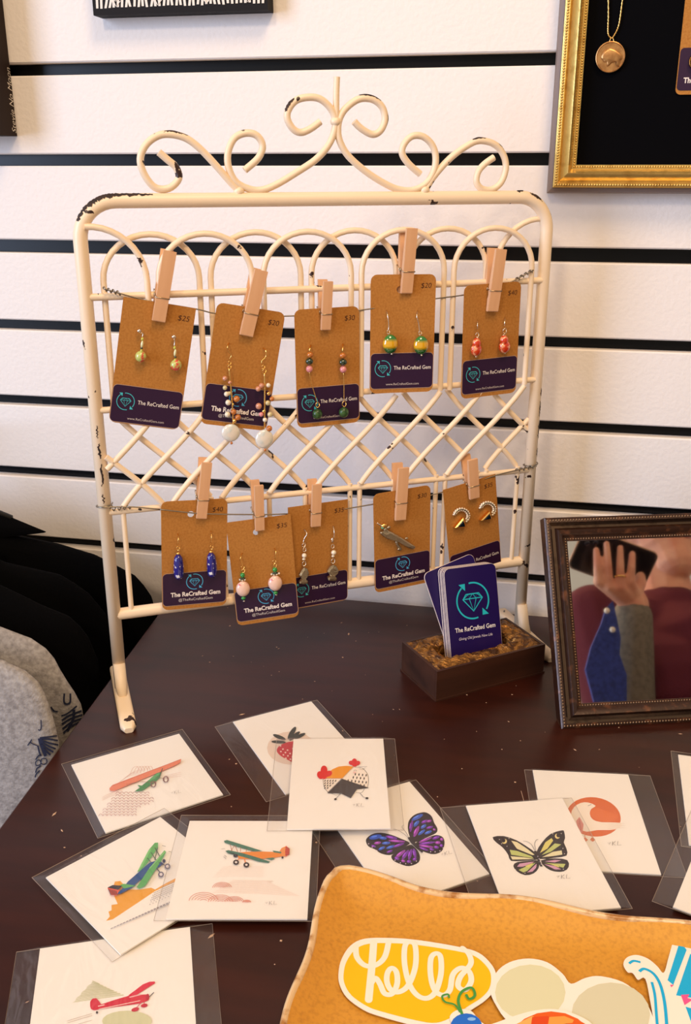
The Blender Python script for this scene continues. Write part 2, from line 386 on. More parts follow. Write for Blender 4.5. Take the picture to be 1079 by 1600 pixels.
def chip(pxs, r, sgn, a0, a1, seg=5):
    """irregular patch of lost paint along a tube; angles from the in-plane outer side (0) round to the front (90)"""
    P3 = smooth_path([Vector((p.x, 0, p.z)) for p in (rk(q) for q in pxs)], 6); n = len(P3); m = MB()
    for i, p in enumerate(P3):
        t = (P3[min(i+1, n-1)]-P3[max(i-1, 0)]).normalized(); nn_ = Vector((-t.z, 0, t.x))*sgn
        k = .25+.75*min(1, 3*min(i, n-1-i)/n); mid = (a0+a1)/2+random.uniform(-9, 9); hw_ = (a1-a0)/2*k*random.uniform(.55, 1.1)
        for j in range(seg+1):
            a = math.radians(mid+hw_*(2*j/seg-1)); m.v.append(tuple(p+(nn_*math.cos(a)+Vector((0, -1, 0))*math.sin(a))*(r+.00018)))
    m.f = [(i*(seg+1)+j, i*(seg+1)+j+1, (i+1)*(seg+1)+j+1, (i+1)*(seg+1)+j) for i in range(n-1) for j in range(seg)]; m.c = [None]*len(m.f)
    m.build('paint_chip', CHIP, rack, True)
# corner of the frame tube, in rack coordinates turned back into points
def chip_pts(pts3, r, sgn, a0, a1):
    global rk
    keep = rk; rk = lambda q, off=0.: Vector((q[0], 0, q[1])); chip(pts3, r, sgn, a0, a1); rk = keep
cor = [(.026-.026*math.cos(math.radians(a)), RH-.026+.026*math.sin(math.radians(a))) for a in range(25, 91, 8)]
chip_pts(cor+[(.034, RH), (.044, RH), (.052, RH)], TR, 1, 5, 62); chip_pts(cor[:3], TR, 1, 20, 60)
chip_pts([(RW-.030, RH), (RW-.024, RH)], TR, 1, 0, 45); chip_pts([(RW-.020, RH-.001), (RW-.014, RH-.003), (RW-.009, RH-.007)], TR, 1, 10, 60); chip_pts([(RW-.003, RH-.014), (RW-.001, RH-.021)], TR, 1, 0, 35)
for z0, z1, w_ in ((.235, .228, 20), (.224, .210, 25), (.205, .190, 22), (.182, .174, 16)): chip_pts([(RW, z0), (RW, (z0+z1)/2), (RW, z1)], TR, 1, 40, 40+w_)
for z0, z1, w_ in ((.232, .222, 14), (.218, .206, 22), (.202, .184, 20), (.178, .170, 16)): chip_pts([(0, z0), (0, (z0+z1)/2), (0, z1)], TR, -1, 75, 75+w_)
for pp, a0, a1 in (([(242, 215), (255, 211), (268, 210), (280, 213), (292, 217)], 0, 55), ([(450, 180), (450, 172), (455, 163), (464, 157)], 10, 70), ([(560, 154), (572, 153), (583, 156), (592, 162)], 0, 60), ([(600, 178), (601, 186), (599, 194)], 0, 50), ([(738, 223), (747, 220), (757, 221)], 0, 60), ([(775, 228), (781, 234)], 0, 50), ([(218, 250), (220, 258)], 10, 60)):
    P_ = [rk(q) for q in pp]; c_ = (P_[-1]-P_[0]); mid_ = (P_[0]+P_[-1])/2; s__ = 1
    # outer side: away from the curl centre
    nx_ = Vector((-c_.z, 0, c_.x)); bul = P_[len(P_)//2]-mid_
    if len(P_) > 2 and nx_.dot(bul) < 0: s__ = -1
    chip(pp, .0026, s__, a0, a1)
# wires tied between the posts
def wire(pxs, off, name='line_wire'):
    pts = [rk(p, off) for p in pxs]; m = MB(); m.tube(smooth_path(pts, 4), .00055, 6); return m.build(name, WIRE, rack, True)
OFFC = -.0085
wire([(161,451),(189,459),(218,467),(241,472),(307,483),(337,490),(392,494),(445,494),(510,491),(561,485),(636,474),(678,467),(724,461),(772,452),(801,439),(833,422)], OFFC+.0022)
wire([(156,793),(205,792),(250,796)], OFFC+.002)
wire([(250,796),(286,800),(325,803),(404,804),(448,803)], OFFC-.0034)
wire([(448,803),(494,801),(546,794),(582,788),(629,781),(672,774),(738,755),(777,742),(836,728)], OFFC+.0022)
def twist(a, b, turns=4):
    A, B = rk(a, OFFC+.002), rk(b, OFFC+.002); pts = []
    d = (B-A); n = 40
    for i in range(n+1):
        t = i/n; an = t*turns*2*math.pi; pts.append(A+d*t+Vector((0, math.cos(an)*.0014, math.sin(an)*.0014)))
    m = MB(); m.tube(pts, .0005, 5); m.build('wire_twist', WIRE, rack, True)
twist((161, 451), (189, 459)); twist((172, 796), (205, 792)); twist((806, 437), (833, 422)); twist((806, 735), (834, 729))
for s, z in ((0, rk((158, 794)).z), (RW, rk((833, 729)).z)):
    m = MB(); m.tube([(s+.0062*math.cos(t), .0062*math.sin(t), z+.0006*t) for t in (2*math.pi*i/14 for i in range(15))], .0006, 5); m.build('wire_loop', WIRE, rack, True)
# ================================================================== EARRING CARDS
CW, CH = .0525, .093
# s, h of the top centre (mm), yaw, lean, roll (deg), price, kind of label, rounded top, hole
CARDS = {1: (68.9, 427.4, -2.5, .6, -11.1, '$25', 'h', 0, 0), 2: (159.2, 419, -1.6, .5, -10.8, '$20', 'c', 1, 0),
         3: (237.8, 415.4, 1.4, .4, .7, '$30', 'h', 1, 0), 4: (321.4, 446.4, -6.5, -2.0, -.6, '$20', 'h', 1, 1),
         5: (424.6, 433.7, 4.0, 1.4, 1.5, '$40', 'h', 1, 0), 6: (91.3, 222.3, 0, .3, -3, '$40', 'c', 1, 1),
         7: (158.2, 195.4, -5.2, .5, 3.5, '$35', 'c', 0, 1), 8: (226.3, 204.2, 4.0, 1.4, .5, '$35', 'h', 0, 0),
         9: (323.9, 210.8, 2.7, 2.8, 2.8, '$30', 'c', 1, 0), 10: (407.4, 210.9, 6.6, .9, 8.3, '$35', 'h', 0, 0)}
CLAB = {1: 'kraft earring card priced $25 with square corners, tilted, holding floral bead earrings', 2: 'kraft earring card priced $20 with long pearl cluster earrings',
        3: 'kraft earring card priced $30 with green, amber and pink bead drop earrings', 4: 'kraft earring card with green and yellow glass bead earrings on the upper wire',
        5: 'kraft earring card priced $40 with red patterned teardrop earrings', 6: 'kraft earring card priced $40 with dark blue tapered bead earrings',
        7: 'kraft earring card priced $35 with pink lantern bead earrings, hanging lowest', 8: 'kraft earring card priced $35 with silver fish charm earrings',
        9: 'kraft card priced $30 holding a roadrunner brooch', 10: 'kraft earring card priced $35 with triangular stone stud earrings behind the business cards'}
CMAT = {}
def fill_holes(outer, holes):
    bm = bmesh.new()
    for lp in [outer]+holes:
        vs = [bm.verts.new((x, 0, z)) for x, z in lp]
        for i in range(len(vs)): bm.edges.new((vs[i], vs[(i+1) % len(vs)]))
    bmesh.ops.triangle_fill(bm, use_beauty=True, use_dissolve=False, edges=bm.edges[:])
    return bm
for k, (s, h, yaw, lean, roll, price, kind, rnd, hole) in CARDS.items():
    off = OFFC-(.0025 if k == 7 else 0)-(.0014 if k == 9 else 0)
    M = RM @ Matrix.Translation((s*.00075, off, h*.00075)) @ Matrix.Rotation(math.radians(yaw), 4, 'Z') @ Matrix.Rotation(math.radians(lean), 4, 'X') @ Matrix.Rotation(math.radians(-roll), 4, 'Y')
    CMAT[k] = M
    root = empty('earring_card', M=M); tag(root, CLAB[k], 'earring card', 'kraft jewelry cards clipped to the rack wires')
    out = rrect(-CW/2, -CH, CW/2, 0, .005, 4, (1, 1, rnd, rnd))
    holes = [[(-.003+.0026*math.cos(a), -.0115+.0026*math.sin(a)) for a in (2*math.pi*i/14 for i in range(14))]] if hole else []
    bm = fill_holes(out, holes)
    ret = bmesh.ops.extrude_face_region(bm, geom=bm.faces[:])
    for v in [g for g in ret['geom'] if isinstance(g, bmesh.types.BMVert)]: v.co.y += .0006
    bmesh.ops.recalc_face_normals(bm, faces=bm.faces)
    me = bpy.data.meshes.new('card_board'); bm.to_mesh(me); bm.free(); me.materials.append(KRAFT)
    o = bpy.data.objects.new('card_board', me); COL.objects.link(o); o.parent = root
    lh = .0285; z0 = -CH+.0035 if k in (2, 3, 4, 5, 6, 7, 9) else -CH+.0008
    lab = MB(); lab.prism(rrect(-CW/2+.0004, z0, CW/2-.0004, z0+lh, .0034, 4), Matrix(), -.0003, 0); lo = lab.build('brand_label', PURPLE, root)
    d = Draw(); d.h = .00034
    cz = z0+lh/2; teal = (70, 190, 200); white = (240, 228, 220)
    rim = rrect(-CW/2+.0004, z0, CW/2-.0004, z0+lh, .0034, 4); d.line(rim, .0003, (200, 165, 140), closed=True)
    if kind == 'h':
        logo(d, -CW*.30, cz+.002, .0064, teal, .0005); d.text('The ReCrafted Gem', (-CW*.13, cz+.0010), (CW*.455, cz+.0010), white, .004, hs=1.15)
        d.text('www.ReCraftedGem.com', (-CW*.25, z0+.0028), (CW*.27, z0+.0028), (205, 190, 185), 0)
    else:
        logo(d, 0, z0+lh-.0085, .0066, (80, 180, 225), .0006); d.text('The ReCrafted Gem', (-CW*.37, z0+.0078), (CW*.40, z0+.0078), white, .03, hs=1.1)
        d.text('@TheReCraftedGem', (-CW*.25, z0+.0036), (CW*.28, z0+.0036), (215, 205, 200), 0)
    d.build('label_print', lo, XZ)
    d = Draw(); d.h = .0001; d.text(price, (CW*.27, -.0105), (CW*.43, -.0105), (70, 35, 25), -.005, .15); d.build('handwritten_price', root, XZ)
# ------------------------------------------------------------------ clothespins
PINS = [((266, 392.5), (248, 502.6), 20, 'clipping the floral bead earring card'), ((408.8, 422.6), (385, 525), 20, 'clipping the pearl cluster earring card'),
        ((513.3, 440), (509.4, 516), 14, 'clipping the green and amber bead earring card'), ((644.3, 356.7), (635.6, 458.7), 16.5, 'clipping the green and yellow glass earring card'),
        ((783.7, 389.7), (769.9, 487), 16, 'clipping the red teardrop earring card'), ((323.6, 723.8), (314.9, 811), 15.5, 'clipping the blue tapered bead earring card'),
        ((404.7, 759.5), (406.4, 829.9), 13.5, 'clipping the pink lantern bead earring card'), ((495.8, 757.7), (493.8, 823.5), 14, 'clipping the fish charm earring card'),
        ((631.3, 731.8), (626, 813.5), 15.5, 'clipping the roadrunner brooch card'), ((738.9, 718.7), (742, 779.6), 14, 'clipping the triangular stud earring card')]
for i, (a, b, wpx, where) in enumerate(PINS):
    yb = OFFC-.0012-(.0025 if i == 6 else 0)
    B = rk(b, yb-.0035); A = rk(a, yb-.0075); Lv = Vector((A.x-B.x, 0, A.z-B.z)); Ln = Lv.length; an = math.atan2(Lv.x, Lv.z)
    hw = (rk((b[0]+wpx/2, b[1]), yb)-rk((b[0]-wpx/2, b[1]), yb)).length/2
    M = RM @ Matrix.Translation((B.x, yb, B.z)) @ Matrix.Rotation(an, 4, 'Y')
    root = empty('clothespin', M=M); tag(root, 'small natural wood clothespin '+where, 'clothespin', 'wooden clothespins on the rack wires')
    zs_ = Ln*.36
    for sgn, c0 in ((-1, 0.), (1, .0028)):
        m = MB()     # side profile of a prong (y, z); jaw, notch round the spring, and slimmer flaring handle
        prof = [(0, 0), (0, zs_*.55), (.0011, zs_*.72), (.0004, zs_), (.0046, Ln), (.0074, Ln), (.0056, zs_*1.3), (.0045, zs_*.6), (.0034, .0006), (.003, 0)]
        pts = [(c0+sgn*y if sgn > 0 else -y, z) for y, z in prof]; n = len(pts)
        vs = [(-hw, y, z) for y, z in pts]+[(hw, y, z) for y, z in pts]
        m.add(vs, [tuple(range(n)), tuple(range(2*n-1, n-1, -1))]+[(q, q+n, (q+1) % n+n, (q+1) % n) for q in range(n)])
        m.build('prong', WOODPIN, root)
    m = MB(); zc = zs_
    m.tube([(-hw-.0006, .0014+.0012*math.cos(t), zc+.0012*math.sin(t)) for t in (2*math.pi*q/10 for q in range(10))], .0005, 5, closed=True)
    m.tube([(hw+.0004, .0014+.0012*math.cos(t), zc+.0012*math.sin(t)) for t in (2*math.pi*q/10 for q in range(10))], .0005, 5, closed=True)
    m.tube([(-hw-.0006, .0014, zc), (hw+.0006, .0014, zc)], .0006, 5)
    m.tube([(-hw-.0006, 0, zc), (-hw-.0005, -.0053, zc-.001), (hw+.0005, -.0053, zc-.001), (hw+.0004, 0, zc)], .00045, 5)
    m.tube([(-hw-.0006, .003, zc), (-hw-.0009, .008, zc+.003), (hw+.0005, .008, zc+.003)], .00045, 5)
    m.build('spring', SPRING, root, True)
# ================================================================== EARRINGS
PEARL = mat('pearl', (236, 222, 196), .22, spec=.7, coat=.6); PEARLG = mat('champagne_pearl', (206, 190, 140), .25, spec=.7, coat=.6)
COIN = mat('coin_pearl', (235, 225, 210), .2, spec=.8, coat=.8, noise=(220, (212, 216, 208), .4, .65), bump=(220, .4, .001))
AMBER = mat('amber_glass', (190, 110, 40), .12, spec=.7, coat=.5); ROSE = mat('rose_crystal', (205, 140, 110), .1, spec=.8, coat=.5)
PINK = mat('pink_bead', (222, 140, 140), .15, spec=.6, coat=.5); DGREEN = mat('dark_green_glass', (30, 52, 30), .1, spec=.8, coat=.8)
STONE = mat('green_stone', (60, 96, 45), .3, noise=(420, (30, 55, 25), .4, .6)); LIME = mat('lime_bead', (196, 200, 90), .2, coat=.5)
TUBEB = mat('milky_tube', (225, 225, 175), .2, coat=.6); FLORAL = mat('floral_bead', (190, 200, 110), .2, coat=.6, noise=(190, (215, 70, 60), .5, .58))
GREEN = mat('green_bead', (40, 140, 60), .2, coat=.6); BLUE = mat('cloisonne_blue', (28, 26, 120), .15, coat=.8, noise=(330, (230, 225, 225), .6, .64))
LANTERN = mat('pink_lampwork', (240, 200, 180), .12, coat=.8, noise=(210, (200, 60, 70), .56, .64)); SILCHARM = mat('antique_silver', (200, 185, 155), .35, metal=1, bump=(900, .8, .0006))
RED = mat('red_millefiori', (206, 58, 20), .15, coat=.8, noise=(300, (240, 170, 120), .52, .62)); BSTONE = mat('teal_black_stone', (14, 26, 36), .06, spec=.9, coat=1)
def banded():
    m = mat('green_yellow_glass', (30, 130, 45), .1, coat=1, spec=.8); nt = m.node_tree; b = nt.nodes['Principled BSDF']
    tc = nt.nodes.new('ShaderNodeTexCoord'); sp_ = nt.nodes.new('ShaderNodeSeparateXYZ'); r = nt.nodes.new('ShaderNodeValToRGB')
    nt.links.new(tc.outputs['Generated'], sp_.inputs[0]); nt.links.new(sp_.outputs['Z'], r.inputs[0]); e = r.color_ramp.elements
    e[0].position = .25; e[0].color = lin((22, 96, 34)); e[1].position = .8; e[1].color = lin((30, 120, 44))
    for p_, c_ in ((.40, (226, 170, 20)), (.62, (226, 170, 20))):
        q = e.new(p_); q.color = lin(c_)
    nt.links.new(r.outputs[0], b.inputs['Base Color']); return m
BAND = banded()
def earring(card, tr, parts, label, name='earring', off=.004, cat='earring', group=True):
    M = CMAT[card]; N = (M.to_3x3() @ Vector((0, 1, 0))).normalized(); ox, oy, k = tr
    def W(p, o=off): return onplane((ox+p[0]/k, oy+p[1]/k), M.translation-N*o, N)
    first = parts[0][1][0] if parts[0][0] in ('w', 'poly') else parts[0][1]
    R = M.copy(); R.translation = W(first, .0); inv = R.inverted()
    root = empty(name, M=R); tag(root, label, cat, 'jewelry pieces on the kraft cards' if group else None)
    L = lambda p, o=off: inv @ W(p, o)
    for e in parts:
        m = MB()
        if e[0] == 'w':
            pts = [L(p) for p in e[1]]; pts[0] = L(e[1][0], 0.) if e[4] == 'ear_hook' else pts[0]
            m.tube(smooth_path(pts, 4), e[2], 6); m.build(e[4], e[3], root, True)
        elif e[0] == 'ring':
            c = L(e[1]); r = (L((e[1][0]+e[2], e[1][1]))-c).length
            m.tube([c+Vector((r*.75*math.cos(t), .0006*math.sin(2*t), r*math.sin(t))) for t in (2*math.pi*i/12 for i in range(12))], .00035, 5, closed=True); m.build('jump_ring', e[3], root, True)
        elif e[0] == 'b':
            c = L(e[1]); rx = (L((e[1][0]+e[2][0], e[1][1]))-c).length; rz = (L((e[1][0], e[1][1]+e[2][1]))-c).length
            ry = min(rx, rz, .0036)*(e[5] if len(e) > 5 else 1)
            m.ball(c, (rx, ry, rz), 14, 10); m.build(e[4], e[3], root, True)
        elif e[0] == 'cone':
            a, b_ = L(e[1]), L(e[2]); n = 8; pts = [a+(b_-a)*(i/n) for i in range(n+1)]
            m.tube(pts, [e[3]*(.55+.45*math.sin(.3+2.2*i/n)) if 0 < i < n else e[3]*.35 for i in range(n+1)], 10); m.build(e[5], e[4], root, True)
        elif e[0] == 'poly':
            pts = [L(p, off) for p in e[1]]; n = len(pts); h = e[2]
            c = sum(pts, Vector())/n
            vs = [p+Vector((0, h/2, 0)) for p in pts]+[p-Vector((0, h/4, 0)) for p in pts]+[c+(p-c)*.72-Vector((0, h/2, 0)) for p in pts]
            fs = [tuple(range(n)), tuple(range(3*n-1, 2*n-1, -1))]
            for r_ in (0, n): fs += [(r_+i, r_+n+i, r_+n+(i+1) % n, r_+(i+1) % n) for i in range(n)]
            m.add(vs, fs); m.build(e[4], e[3], root)
    return root
t1 = (160, 460, 6.744)
for pre, st, lp, gy, tb_, dk, yl, fl, bt, lbl in (('', (388, 385), [(395, 405), (425, 412), (420, 450)], (420, 470), (417, 525), (412, 566), (410, 592), (404, 655), (400, 712), 'with the pinker bead'),
                                       ('', (752, 447), [(755, 470), (760, 500), (757, 545)], (760, 562), (765, 615), (768, 660), (765, 690), (775, 745), (782, 800), 'with the greener bead')):
    earring(1, t1, [('b', st, (25, 25), SILVER, 'ball_stud'), ('w', lp, .0004, SILVER, 'link'), ('b', gy, (14, 18), LIME, 'bead'), ('b', tb_, (14, 38), TUBEB, 'tube_bead'),
                    ('b', dk, (15, 11), DGREEN, 'bead'), ('b', yl, (13, 14), LIME, 'bead'), ('b', fl, (60, 60), FLORAL, 'floral_bead'), ('b', bt, (11, 9), SILVER, 'end_cap')],
            'floral round bead drop earring on silver ball stud, '+lbl)
t2 = (340, 530, 8.889)
def cl(lst): return [('b', (x, y), (r, r), m_, n_) for x, y, r, m_, n_ in lst]
earring(2, t2, [('w', [(155, 55), (136, 100), (148, 165), (190, 225), (165, 275)], .00045, GOLD, 'ear_hook'), ('ring', (160, 330), 28, GOLD), ('ring', (162, 385), 30, GOLD),
                ('w', [(160, 410), (170, 560), (195, 800), (205, 950), (215, 1180)], .0007, GOLD, 'chain')] +
        cl([(100, 545, 36, ROSE, 'crystal_bead'), (168, 600, 26, ROSE, 'crystal_bead'), (100, 675, 32, PEARLG, 'small_pearl'), (122, 762, 36, PEARL, 'small_pearl'), (158, 752, 28, PEARLG, 'small_pearl'), (145, 880, 40, PEARL, 'small_pearl'),
            (262, 830, 46, AMBER, 'crystal_bead'), (210, 905, 20, GOLD, 'bead'), (135, 1045, 40, PEARL, 'small_pearl'), (220, 1010, 40, AMBER, 'crystal_bead'), (280, 1085, 42, AMBER, 'crystal_bead'), (232, 1135, 30, GOLD, 'bead')]) +
        [('b', (180, 1300), (132, 122), COIN, 'coin_pearl', .7), ('b', (190, 1442), (20, 20), AMBER, 'end_bead')], 'long pearl cluster earring on gold hook, its coin pearl warm cream')
earring(2, t2, [('w', [(628, 122), (668, 160), (670, 240), (616, 300), (610, 340)], .00045, GOLD, 'ear_hook'), ('ring', (630, 385), 28, GOLD), ('ring', (645, 445), 32, GOLD),
                ('w', [(648, 470), (652, 700), (650, 950), (650, 1240)], .0007, GOLD, 'chain')] +
        cl([(702, 640, 32, PEARL, 'small_pearl'), (562, 690, 38, ROSE, 'crystal_bead'), (608, 645, 36, ROSE, 'crystal_bead'), (705, 755, 28, GOLD, 'bead'), (695, 885, 36, PEARLG, 'small_pearl'), (752, 830, 34, AMBER, 'crystal_bead'),
            (568, 930, 44, ROSE, 'crystal_bead'), (602, 1045, 32, PINK, 'bead'), (725, 1045, 38, PEARLG, 'small_pearl'), (655, 1120, 32, PEARL, 'small_pearl'), (715, 1240, 42, AMBER, 'crystal_bead'), (640, 1000, 26, GOLD, 'bead')]) +
        [('b', (645, 1385), (125, 130), COIN, 'coin_pearl', .7), ('b', (655, 1538), (20, 20), AMBER, 'end_bead')], 'long pearl cluster earring on gold hook, its coin pearl silvery blue')
t3 = (450, 430, 6.4)
for hk, a, g, p, wr, rg, st, lb in (([(224, 702), (216, 735), (216, 775)], (218, 797), (212, 862), (212, 938), [(212, 965), (225, 1060), (262, 1180), (285, 1262)], (292, 1296), (292, 1388), 'with the wire bent aside'),
                                    ([(547, 688), (545, 735), (545, 780)], (545, 805), (548, 870), (550, 942), [(553, 970), (557, 1100), (557, 1250)], (559, 1286), (556, 1372), 'with the wire hanging straight')):
    earring(3, t3, [('w', hk, .0006, GOLD, 'ear_hook'), ('b', a, (32, 30), AMBER, 'amber_bead'), ('b', g, (39, 34), DGREEN, 'green_bead'), ('b', p, (33, 35), PINK, 'pink_bead'), ('w', wr, .00035, GOLD, 'drop_wire'),
                    ('ring', rg, 26, GOLD), ('b', st, (48, 52), STONE, 'green_stone')], 'amber, green and pink bead drop earring above green stone, '+lb)
t4 = (570, 340, 5.517)
earring(4, t4, [('w', [(182, 800), (196, 850), (204, 940), (200, 975)], .0004, SILVER, 'ear_hook'), ('ring', (200, 985), 16, SILVER), ('b', (218, 1090), (65, 82), BAND, 'glass_bead'), ('b', (230, 1176), (9, 8), SILVER, 'end_cap')], 'oval glass bead earring, green with a narrow yellow band')
earring(4, t4, [('w', [(450, 800), (446, 850), (462, 920), (470, 985)], .0004, SILVER, 'ear_hook'), ('ring', (474, 995), 16, SILVER), ('b', (483, 1100), (64, 80), BAND, 'glass_bead'), ('b', (487, 1187), (9, 8), SILVER, 'end_cap')], 'oval glass bead earring, mostly yellow with a green base')
t5 = (700, 380, 6.154)
earring(5, t5, [('w', [(277, 735), (281, 780), (280, 825)], .0004, SILVER, 'ear_hook'), ('ring', (277, 880), 20, SILVER), ('b', (280, 912), (12, 8), SILVER, 'cap'), ('b', (271, 965), (38, 55), RED, 'bead_top'), ('b', (268, 1022), (50, 64), RED, 'teardrop_bead'), ('b', (268, 1092), (9, 8), SILVER, 'end_cap')], 'patterned red and orange teardrop earring with a white flower at its base')
earring(5, t5, [('w', [(543, 710), (541, 760), (541, 800)], .0004, SILVER, 'ear_hook'), ('ring', (541, 842), 22, SILVER), ('b', (536, 884), (12, 8), SILVER, 'cap'), ('b', (535, 935), (36, 50), RED, 'bead_top'), ('b', (540, 995), (52, 62), RED, 'teardrop_bead'), ('b', (543, 1056), (9, 8), SILVER, 'end_cap')], 'patterned red teardrop earring with white at its top')
t6 = (130, 680, 3.083)
earring(6, t6, [('w', [(455, 475), (458, 500), (455, 525)], .0004, GOLD, 'ear_hook'), ('ring', (456, 545), 10, GOLD), ('b', (457, 570), (9, 6), GOLD, 'cap'), ('cone', (457, 575), (461, 694), .0042, BLUE, 'tapered_bead')], 'dark blue tapered cloisonne earring hanging slightly lower')
earring(6, t6, [('w', [(614, 462), (618, 490), (617, 520)], .0004, GOLD, 'ear_hook'), ('ring', (617, 540), 10, GOLD), ('b', (616, 562), (9, 6), GOLD, 'cap'), ('cone', (615, 566), (622, 684), .0042, BLUE, 'tapered_bead')], 'dark blue tapered cloisonne earring hanging slightly higher')
t7 = (350, 840, 8.3)
for hk, rg, gb, row, br, ft, sv, lb in (([(235, 202), (212, 262), (230, 320), (240, 365)], [(241, 388), (246, 432)], (238, 487), [(205, 546), (235, 553), (268, 545)], (245, 665), (250, 785), (258, 824), 'with clear glass edges'),
                                        ([(650, 138), (672, 190), (664, 280)], [(650, 312), (658, 365)], (658, 416), [(615, 476), (645, 481), (682, 475), (712, 464)], (662, 592), (665, 716), (675, 742), 'with red roses')):
    earring(7, t7, [('w', hk, .0004, GOLD, 'ear_hook')]+[('ring', r, 26, GOLD) for r in rg]+[('b', gb, (32, 32), GREEN, 'green_bead')]+[('b', r, (13, 13), PEARL, 'seed_pearl') for r in row] +
            [('b', (gb[0], gb[1]+45), (42, 16), DGREEN, 'dark_bead'), ('b', br, (92, 98), LANTERN, 'lantern_bead'), ('b', ft, (30, 22), GREEN, 'green_bead'), ('b', sv, (14, 9), SILVER, 'end_cap')], 'pink lampwork lantern earring under a green bead, '+lb)
t8 = (450, 800, 10.667)
earring(8, t8, [('w', [(260, 285), (312, 360), (272, 440), (250, 510)], .0004, SILVER, 'ear_hook'), ('ring', (258, 550), 34, SILVER), ('ring', (270, 625), 34, SILVER), ('b', (268, 725), (38, 38), PEARL, 'pearl_bead'), ('b', (262, 785), (28, 20), PEARL, 'small_bead'), ('ring', (263, 860), 40, SILVER),
                ('poly', [(265, 915), (315, 945), (340, 1010), (328, 1065), (292, 1110), (332, 1160), (318, 1190), (255, 1198), (190, 1188), (182, 1160), (228, 1112), (182, 1050), (210, 980)], .003, SILCHARM, 'fish_charm')], 'silver fish charm earring on curved hook hanging lower')
earring(8, t8, [('w', [(745, 225), (766, 330), (762, 440)], .0004, SILVER, 'ear_hook'), ('b', (735, 470), (22, 45), SILVER, 'hook_plate'), ('ring', (740, 570), 32, SILVER), ('b', (758, 675), (40, 38), PEARL, 'pearl_bead'), ('b', (748, 735), (26, 20), PEARL, 'small_bead'), ('ring', (746, 815), 40, SILVER),
                ('poly', [(745, 872), (800, 905), (835, 975), (822, 1020), (780, 1065), (812, 1112), (790, 1142), (730, 1142), (668, 1138), (655, 1090), (700, 1062), (648, 985), (690, 910)], .003, SILCHARM, 'fish_charm')], 'silver fish charm earring on straight hook hanging higher')
t9 = (570, 790, 9.81)
earring(9, t9, [('poly', [(245, 402), (330, 368), (420, 412), (560, 492), (690, 575), (765, 625), (745, 660), (700, 655), (640, 632), (520, 560), (440, 530), (330, 500), (290, 470)], .004, SILCHARM, 'feathered_body'),
                ('w', [(185, 265), (215, 290), (250, 310)], .0007, SILVER, 'beak'), ('b', (290, 305), (45, 34), GOLD, 'head'), ('b', (272, 332), (25, 23), mat('turquoise', (90, 190, 150), .2, coat=.5), 'green_eye_stone'), ('b', (360, 330), (28, 26), SILCHARM, 'crest'),
                ('w', [(300, 350), (330, 390), (360, 420)], .0016, SILCHARM, 'neck'), ('w', [(480, 550), (500, 610), (545, 672), (505, 660)], .0012, SILCHARM, 'leg'), ('w', [(245, 405), (280, 450), (320, 462)], .0012, SILCHARM, 'leg'), ('b', (635, 500), (24, 18), SILCHARM, 'wing_tip')],
        'small silver roadrunner brooch with a turquoise stone', 'brooch', .003, 'brooch', False)
t10 = (690, 740, 9.81)
for c, tri, lb in (((300, 645), [(318, 672), (188, 828), (362, 815)], 'set lower'), ((700, 545), [(722, 575), (585, 718), (760, 690)], 'set higher, closer to the price')):
    seeds = []
    for rr, n in ((120, 14), (90, 10)):
        for i in range(n):
            a = math.radians(155+15*(rr > 100)-(190+30*(rr > 100))*i/(n-1)); seeds.append(('b', (c[0]+rr*math.cos(a), c[1]-rr*.93*math.sin(a)), (15, 15), PEARL, 'rhinestone'))
    cen = (sum(p[0] for p in tri)/3, sum(p[1] for p in tri)/3); inn = [(cen[0]+(p[0]-cen[0])*.72, cen[1]+(p[1]-cen[1])*.72) for p in tri]
    arc = [(c[0]+105*math.cos(math.radians(a)), c[1]-98*math.sin(math.radians(a))) for a in range(175, -31, -15)]
    earring(10, t10, [('w', arc, .0011, SILVER, 'crescent'), ('poly', tri, .004, GOLD, 'triangle_setting')]+seeds+[('poly', inn, .0062, BSTONE, 'triangle_stone')], 'crescent stud earring with rhinestones and a dark triangular stone, '+lb, 'stud_earring', .0022)
# ================================================================== BUSINESS CARDS AND BOX
BA = math.radians(37.588); BO = Vector((-.063, -.1768, 0)); BLg, BSh, BHt = .1085, .058, .0275
BM = Matrix.Translation(BO) @ Matrix.Rotation(BA, 4, 'Z')
box = empty('card_holder_box', M=BM); tag(box, 'small dark wood box with a carved swirling bronze top holding business cards', 'card holder')
DW = mat('walnut_side', (70, 40, 27), .4, noise=(40, (46, 25, 17), .35, .7, (.12, 1, 1.6)))
BRONZE = mat('carved_bronze', (178, 124, 58), .32, metal=.6, noise=(46, (92, 56, 24), .42, .6), bump=(60, 1.0, .006))
